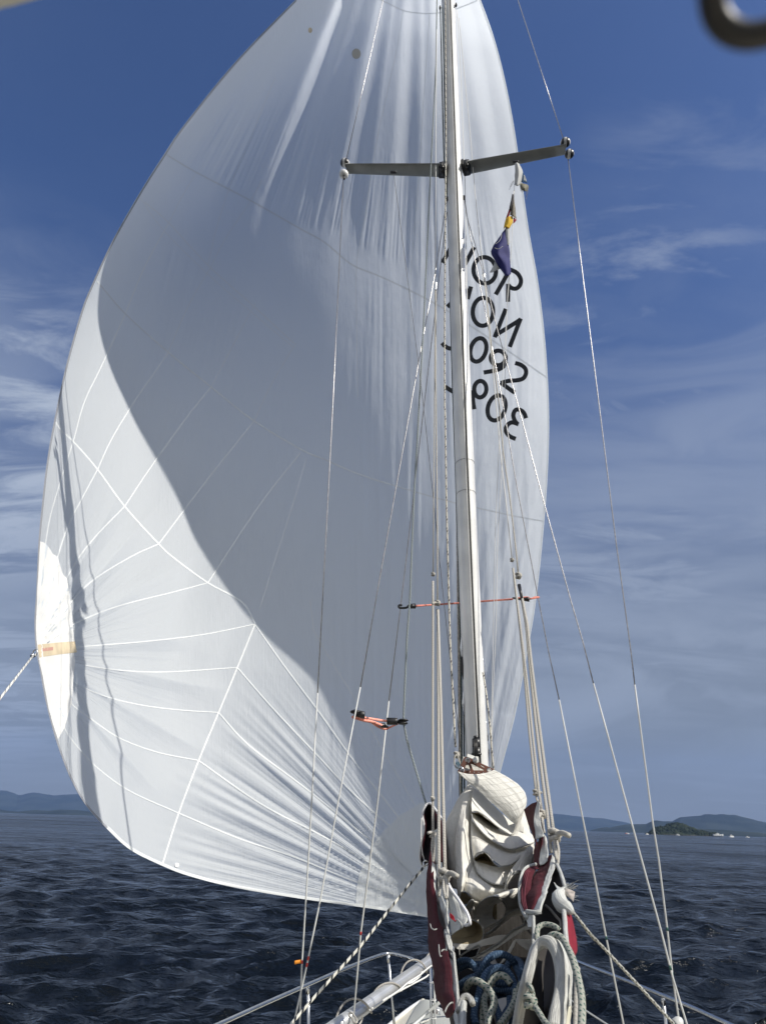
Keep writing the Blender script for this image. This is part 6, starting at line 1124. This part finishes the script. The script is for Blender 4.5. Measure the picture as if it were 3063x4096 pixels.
mesh('cover_floor', [(0.46, 4.3, CAMZ-0.735), (0.74, 4.3, CAMZ-0.735), (0.56, 2.3, CAMZ-0.835), (0.32, 2.3, CAMZ-0.835)], [(0, 1, 2, 3)], m_in, cov_, False)

REM[0] = lambda u, v, Y: Y*(1.17-0.29*sstep(u, 2070, 2120))
# boom under the pile
t = thing('boom', P(1963, 3727, 4.5), 'grey aluminium boom lying hidden under the flaked sail', 'boom'); g = Geo(); g.tube([Vector((0.66, 4.72, CAMZ-0.62)), Vector((0.50, 2.2, CAMZ-0.80))], 0.055, 16, 1); g.build('boom_tube', m_alu, t)

# ---- coiled ropes lying in the cover
m_blue = rope_mat('blue_braid', (0.035, 0.07, 0.13), (0.13, 0.19, 0.27), 0.010, 3, 0.30, 0.010, w2=0.012); m_wg = rope_mat('white_green_braid', (0.36, 0.37, 0.32), (0.035, 0.10, 0.085), 0.022, 4, 0.34, 0.011, w2=0.02)
def rp_(name, lists, r, m, label, grp=None):
    t = None; g = Geo()
    for l in lists: g.tube([FP('H', *p) for p in l], r, 12, 8)
    return tag(g.build(name, m), label, 'rope', grp)
rp_('coiled_rope', [[(290, 870, 2.75), (330, 820, 2.72), (400, 812, 2.7), (450, 850, 2.68), (500, 940, 2.66), (520, 1040, 2.64)],
  [(300, 900, 2.8), (380, 850, 2.78), (470, 850, 2.76), (560, 850, 2.78), (640, 880, 2.8)],
  [(480, 1000, 2.56), (530, 900, 2.54), (580, 810, 2.54), (660, 755, 2.55), (750, 755, 2.56), (820, 800, 2.57), (860, 870, 2.58), (900, 960, 2.58), (910, 1060, 2.56), (880, 1180, 2.52)],
  [(480, 1420, 2.32), (460, 1340, 2.34), (470, 1250, 2.37), (500, 1150, 2.40), (530, 1040, 2.43), (580, 930, 2.46), (660, 880, 2.48), (740, 885, 2.48), (800, 940, 2.47), (840, 1030, 2.45), (850, 1130, 2.42), (820, 1250, 2.38), (760, 1340, 2.34), (700, 1430, 2.3)],
  [(300, 1080, 2.62), (380, 1020, 2.6), (460, 990, 2.6), (560, 980, 2.6), (660, 1010, 2.6), (760, 1030, 2.6), (840, 1010, 2.6)],
  [(320, 1050, 2.66), (420, 980, 2.66), (540, 950, 2.66), (640, 940, 2.66), (740, 960, 2.66), (800, 1000, 2.66)],
  [(560, 1100, 2.6), (640, 1090, 2.6), (740, 1090, 2.6), (840, 1100, 2.58)], [(540, 1130, 2.64), (640, 1140, 2.62), (740, 1120, 2.62), (830, 1110, 2.6)],
  [(770, 880, 2.62), (800, 820, 2.64), (850, 800, 2.65), (900, 830, 2.66), (922, 900, 2.66), (915, 1000, 2.66), (890, 1100, 2.64)],
  [(800, 1160, 2.44), (800, 1240, 2.42), (760, 1310, 2.4), (720, 1380, 2.36)], [(640, 1180, 2.46), (670, 1260, 2.43), (700, 1340, 2.4), (700, 1430, 2.36)], [(820, 1430, 2.28), (835, 1340, 2.33), (860, 1260, 2.37), (890, 1150, 2.42), (900, 1060, 2.46)]], 0.0126, m_blue, 'thick blue braided rope coiled loosely in the open sail cover')
rp_('coiled_rope', [[(385, 1130, 2.44), (390, 1060, 2.42), (430, 1010, 2.40), (490, 1005, 2.38), (550, 1040, 2.36), (610, 1100, 2.34), (650, 1180, 2.31), (640, 1260, 2.28), (600, 1350, 2.24), (585, 1440, 2.2)],
  [(545, 1440, 2.32), (545, 1320, 2.36), (555, 1200, 2.40), (590, 1080, 2.44), (640, 990, 2.46), (700, 950, 2.46), (760, 965, 2.45), (810, 1030, 2.44)],
  [(600, 1440, 2.28), (575, 1320, 2.33), (560, 1240, 2.37), (545, 1150, 2.41)], [(700, 1430, 2.22), (760, 1350, 2.26), (810, 1270, 2.3), (850, 1180, 2.34), (860, 1100, 2.38)]], 0.0118, m_wg, 'white and green flecked rope tangled with the blue coil')
rp_('rope_tail', [[(1060, 640, 2.9), (1055, 560, 2.92), (1065, 500, 2.94), (1110, 472, 2.95), (1170, 470, 2.94), (1230, 490, 2.92), (1262, 520, 2.9)]], 0.0085, m_wg, 'thin green flecked loop inside the dark cover, above the padded roll')
rp_('rope_tail', [[(1170, 590, 2.48), (1200, 570, 2.47), (1250, 570, 2.46), (1300, 610, 2.43), (1345, 690, 2.38), (1390, 790, 2.32), (1420, 890, 2.27), (1450, 1010, 2.22), (1475, 1150, 2.16), (1480, 1300, 2.1), (1475, 1450, 2.04)]], 0.0090, m_wg, 'long green flecked rope hanging over the right edge of the cover')
rp_('rope_tail', [[(1440, 880, 2.34), (1430, 1000, 2.3), (1425, 1150, 2.26), (1423, 1300, 2.22), (1420, 1450, 2.18)]], 0.006, m_line, 'thin pale line hanging beside the long green flecked rope')
rp_('rope_tail', [[(1450, 1100, 2.28), (1436, 1215, 2.25), (1437, 1320, 2.22), (1436, 1450, 2.2)]], 0.004, m_wire, 'thin grey wire beside the green flecked rope')
rp_('tie_line', [[(1010, 1170, 2.26), (1010, 1110, 2.27), (985, 1050, 2.28), (940, 1020, 2.3), (895, 1030, 2.3), (875, 1080, 2.28), (885, 1150, 2.25), (930, 1210, 2.21), (980, 1225, 2.19), (1020, 1225, 2.17), (1080, 1310, 2.12), (1130, 1390, 2.08), (1190, 1450, 2.04)], [(940, 1225, 2.2), (935, 1300, 2.17), (925, 1440, 2.12)]], 0.0065, m_wg, 'thin green flecked tie line knotted on the near padded roll')
tagk(knot('knot', FP('H', 992, 1195, 2.17), 0.018, m_wg), 'green flecked knot on the near padded roll')
REM[0] = None

# ================================================================== HULL, RAILS, POLE
m_gel = mat('cream_gelcoat', (0.66, 0.62, 0.50), 0.4, vary=0.1, vscale=2.5); m_topside = mat('white_topsides', (0.75, 0.75, 0.73), 0.3, vary=0.05); m_dgrey = mat('grey_non_slip', (0.33, 0.34, 0.32), 0.9, bump=(300, 0.4, 0.002))
DZ = CAMZ-1.80
def boat():
    t = thing('sailboat_hull', Vector((0.55, 4.5, DZ)), 'cream foredeck of the sailing boat, just its bow showing at the bottom', 'boat')
    st = [(-2.0, 1.05, 0.0), (0, 1.3, -0.03), (2, 1.42, -0.05), (4, 1.34, -0.04), (5.5, 1.1, -0.02), (6.8, 0.78, 0.0), (7.8, 0.48, 0.02), (8.5, 0.24, 0.03), (8.95, 0.05, 0.04)]
    st = crspline(st, 6); V = []; n = 13
    for y, b, dz in st:
        k = max(0.0, (y-7.0)/2.0)
        for j in range(n):
            a = -1+2*j/(n-1); V.append((0.60+b*a, y+0.0, DZ+dz+0.05*(1-a*a)))
    F = [(i*n+j, i*n+j+1, (i+1)*n+j+1, (i+1)*n+j) for i in range(len(st)-1) for j in range(n-1)]
    mesh('deck', V, F, m_gel, t)
    V = []; prof = ((1.0, 0.0), (1.02, -0.04), (0.99, -0.5), (0.9, -0.95), (0.6, -1.35), (0.0, -1.5)); prof = list(prof)+[(-a, b) for a, b in prof[-2::-1]]; n = len(prof)
    for y, b, dz in st:
        for a, z in prof: V.append((0.60+b*a, y-max(0, (y-6))*0.16*(-z), DZ+dz-0.004+z))
    mesh('topsides', V, [(i*n+j, (i+1)*n+j, (i+1)*n+j+1, i*n+j+1) for i in range(len(st)-1) for j in range(n-1)]+[tuple(range(n))], m_topside, t)
    for s in (-1, 1):
        g = Geo(); g.tube([Vector((0.60+s*(b-0.02), y, DZ+dz+0.02)) for y, b, dz in st], 0.018, 8, 1); g.build('toe_rail', m_alu, t)
    g = Geo(); c = PZ(*fr('Q5', 1400, 1600), DZ+0.1); 
    m_hatch = m_dgrey; V = []; 
    st2 = [(y, min(b*0.55, 0.6), dz) for y, b, dz in st if 5.0 < y < 8.75]
    for y, b, dz in st2:
        for j in range(7): a = -1+2*j/6; V.append((0.62+b*a, y, DZ+dz+0.056+0.03*(1-a*a)))
    mesh('non_slip_panel', V, [(i*7+j, i*7+j+1, (i+1)*7+j+1, (i+1)*7+j) for i in range(len(st2)-1) for j in range(6)], m_dgrey, t)
boat()
RZ = CAMZ-1.10
# pulpit: one bent stainless tube round the bow on its legs
t = thing('pulpit_rail', PZ(1550, 3812, RZ), 'stainless steel bow rail curving round in front of the sail cover', 'rail')
lp = [PZ(*fr('E', x, y), RZ) for x, y in ((130, 822), (420, 690), (715, 560), (920, 470), (1080, 405), (1170, 372), (1215, 358), (1255, 355), (1300, 362), (1390, 385), (1500, 412))]
back = lp[0]+(lp[0]-lp[2])*1.2; rp2 = [PZ(*fr('F', x, y), RZ) for x, y in ((-10, 1330), (205, 1430), (500, 1545), (860, 1690), (1100, 1790), (1370, 1912))]; fr_ = rp2[-1]+(rp2[-1]-rp2[-3])*1.2
pts = [back]+lp+[Vector(((lp[-1].x+rp2[0].x)/2, (lp[-1].y+rp2[0].y)/2+0.05, RZ))]+rp2+[fr_]
g = Geo(); g.tube(pts, 0.0135, 12, 6); g.build('top_tube', m_steel, t)
def leg(f, x0, y0, x1, y1, Ytop=None, r=0.012):
    a = PZ(*fr(f, x0, y0), RZ-0.02); b = P(*fr(f, x1, y1), a.y+0.02); d = (b-a); k = (DZ-a.z)/d.z if abs(d.z) > 1e-4 else 1; b2 = a+d*k
    g = Geo(); g.tube([a, b2], r, 10, 1); g.tube([a+Vector((0, 0, 0.012)), a-Vector((0, 0, 0.05))], r*1.35, 10, 1); g.build('leg', m_steel, t)
leg('E', 714, 568, 718, 820); leg('E', 1245, 372, 1283, 820); leg('F', 862, 1702, 885, 1909)
a = PZ(*fr('Q5', 945, 400), RZ-0.12); b = Vector((a.x+0.01, a.y-0.02, DZ+0.04))
g = Geo(); g.tube([a, b], 0.013, 10, 1); g.build('leg', m_steel, t)
g = Geo(); g.tube([a+Vector((0.03, -0.03, 0.02)), b+Vector((0.03, -0.03, 0.02))], 0.010, 10, 1); tag(g.build('cable_conduit', m_pvc), 'white cable strapped upright to the bow rail leg beside the cover', 'cable')
for z in (0.3, 0.55, 0.8): c = b.lerp(a, z)+Vector((0.015, -0.015, 0)); g = Geo(); g.ring(c, (0, 0, 1), 0.03, 0.003); tag(g.build('cable_tie', m_thin), {0.3: 'lowest cable tie round the bow rail leg', 0.55: 'middle cable tie round the bow rail leg', 0.8: 'topmost cable tie round the bow rail leg'}[z], 'cable tie', 'ties on the bow rail leg')
# lower lifeline on the right
rope('lifeline', [P(*fr('F', 120, 1700), 6.0), P(*fr('F', 300, 1825), 5.7), P(*fr('F', 440, 1915), 5.5), P(*fr('F', 600, 2030), 5.2)], 0.005, m_pvc, 'thin white lifeline below the bow rail on the right', 'line', smooth=False)
# silver pole stowed along the rail
p0 = FP('E', 1545, 388, 6.6); p1 = FP('E', 925, 822, 4.95); d = (p0-p1).normalized(); pE = p0+d*0.5; pS = p1-d*1.2
t = thing('spinnaker_pole', p1, 'silver aluminium pole stowed on the left foredeck with a line wound round it', 'pole')
m_pole = mat('satin_aluminium', (0.60, 0.61, 0.62), 0.33, 0.6, vary=0.12, vscale=6, bump=(30, 0.06, 0.002))
g = Geo(); g.tube([pS, pE], 0.042, 24, 1); g.build('pole_tube', m_pole, t)
g = Geo(); LP = (pE-pS).length; sx = d.orthogonal().normalized(); sy = d.cross(sx)
pt = []
for i in range(220):
    k = i/219; an = 6.283*k*6.3+2.2; rr_ = 0.049+0.035*max(0, math.sin(6.283*k*6.3*0.5))**6; pt.append(pS+d*LP*k+(sx*math.cos(an)+sy*math.sin(an))*rr_)
g.tube(pt, 0.0062, 8, 1); g.build('wound_line', rope_mat('grey_line', (0.42, 0.40, 0.37), (0.3, 0.28, 0.26), 0.02, 1, 0.3), t)
g = Geo(); u_ = P(*fr('Q5', 520, 590), 6.0)
for pl in ([(970, 340, 6.35), (840, 440, 6.2), (700, 560, 6.0), (450, 720, 5.75), (250, 890, 5.5), (0, 1060, 5.3), (-400, 1330, 5.0)], [(900, 545, 6.3), (820, 610, 6.2), (560, 745, 5.9), (300, 885, 5.6), (0, 1050, 5.3), (-350, 1290, 5.0)], [(760, 480, 6.2), (700, 590, 6.05), (560, 700, 5.85), (450, 745, 5.75)]): g.tube([FP('Q5', *p) for p in pl], 0.0055, 8, 5)
tag(g.build('guy_lines', m_thin), 'slack white lines running along under the silver pole', 'rope')
g = Geo(); g.tube([FP('E', *p) for p in ((1008, 790, 4.95), (1020, 812, 4.9), (1038, 806, 4.9), (1030, 780, 4.95), (1000, 745, 5.0), (985, 760, 5.0), (1010, 790, 4.95))], 0.0055, 8, 5); g.tube([FP('E', *p) for p in ((1075, 770, 5.0), (1068, 800, 5.0), (1050, 830, 4.95))], 0.005, 8, 5); tag(g.build('rope_loop', m_line), 'small white loop where the stay meets the silver pole', 'rope')
# bow fittings
t = thing('deck_block', FP('Q5', 1040, 1450, 8.2), 'dark oval deck block on the cream bow', 'block')
g = Geo(); g.ball(FP('Q5', 1035, 1440, 8.25), 0.065, 12, (0.45, 0.8, 1.1)); g.build('cheek', mat('dark_reddish_plastic', (0.05, 0.03, 0.03), 0.25), t); g = Geo(); g.ring(FP('Q5', 1042, 1440, 8.2), (0.3, 1, 0), 0.05, 0.007, sy=1.25, up=(1, 0, 0)); g.build('rim', m_steel, t)
rope('tack_line', [P(*fr('Q5', *p[:2]), p[2]) for p in ((1140, 1165, 7.0), (900, 1370, 7.1), (600, 1632, 6.9), (300, 1890, 6.6))], 0.011, m_pvc, 'pale green white line crossing the bow, the upper one of two', 'rope', smooth=False)
rope('tack_line', [P(*fr('Q5', *p[:2]), p[2]) for p in ((1120, 1150, 7.05), (880, 1355, 7.15), (570, 1632, 6.95), (270, 1890, 6.65))], 0.008, m_wg, 'thin green line beside it across the bow', 'rope', smooth=False)
rope('tack_line', [P(*fr('Q5', *p[:2]), p[2]) for p in ((1020, 1490, 8.1), (860, 1560, 7.9), (660, 1640, 7.6), (400, 1740, 7.2))], 0.008, m_strp, 'dark flecked line lying on the bow deck', 'rope', smooth=False)
# striped sheets
def sht(f, pts, label, m, r=0.0062): q = [P(*fr(g_, x, y), Y) for g_, x, y, Y in pts]; rope('sheet', q, r, m, label, 'rope', None, 12, 1, False)
sht('P7', [('P7', 1205, 822, 4.0), ('P7', 900, 1200, 3.9), ('P7', 640, 1530, 3.8), ('P7', 250, 1960, 3.65), ('P7', 60, 2180, 3.6), ('P7', -100, 2370, 3.5)], 'black and white striped sheet slanting from the left cover to the lower left', m_strp)
m_spk = rope_mat('speckled_rope', (0.50, 0.50, 0.46), (0.05, 0.06, 0.06), 0.035, 3, 0.45, 0.007, w2=0.02)
sht('F', [('A', 1335, 1350, 3.0), ('A', 1500, 1560, 3.05), ('F', 270, 1180, 3.08), ('F', 450, 1370, 3.1), ('F', 700, 1640, 3.15), ('F', 950, 1915, 3.2), ('F', 1150, 2130, 3.25)], 'grey speckled rope slanting from the torn cover end to the lower right', m_spk, 0.0056)
g = Geo(); g.tube([P(*fr('F', 970, 1912), 4.1), P(*fr('F', 985, 1890), 4.1), P(*fr('F', 990, 1880), 4.12)], [0.03, 0.024, 0.012], 10, 3); tag(g.build('shroud_boot', m_pvc), 'white plastic boot at the foot of the outermost right shroud', 'cover')
# ---- steel hook close to the lens, top right
t = thing('steel_hook', PD(3000, 60, 0.13), 'dark curved metal hook very close, out of focus in the top right corner', 'hook')
hp = [(2880, -260), (2850, -120), (2845, -20), (2862, 60), (2905, 115), (2970, 142), (3040, 140), (3110, 118), (3200, 60), (3260, -60)]
g = Geo(); g.tube([PD(u, v, 0.13) for u, v in hp], 0.00192, 16, 6); g.build('bent_rod', mat('dark_oiled_metal', (0.035, 0.033, 0.032), 0.5, 0.2), t)
# ---- pale blurred edge in the top left corner
t = thing('awning_edge', PD(-30, -30, 0.25), 'pale canvas edge just peeping into the top left corner, far out of focus', 'awning')
g = Geo(); g.tube([PD(-220, 90, 0.25), PD(-60, -15, 0.25), PD(40, -45, 0.25), PD(200, -90, 0.25)], 0.0036, 12, 6); g.build('rolled_edge', mat('pale_canvas', (0.5, 0.49, 0.44), 0.8), t)
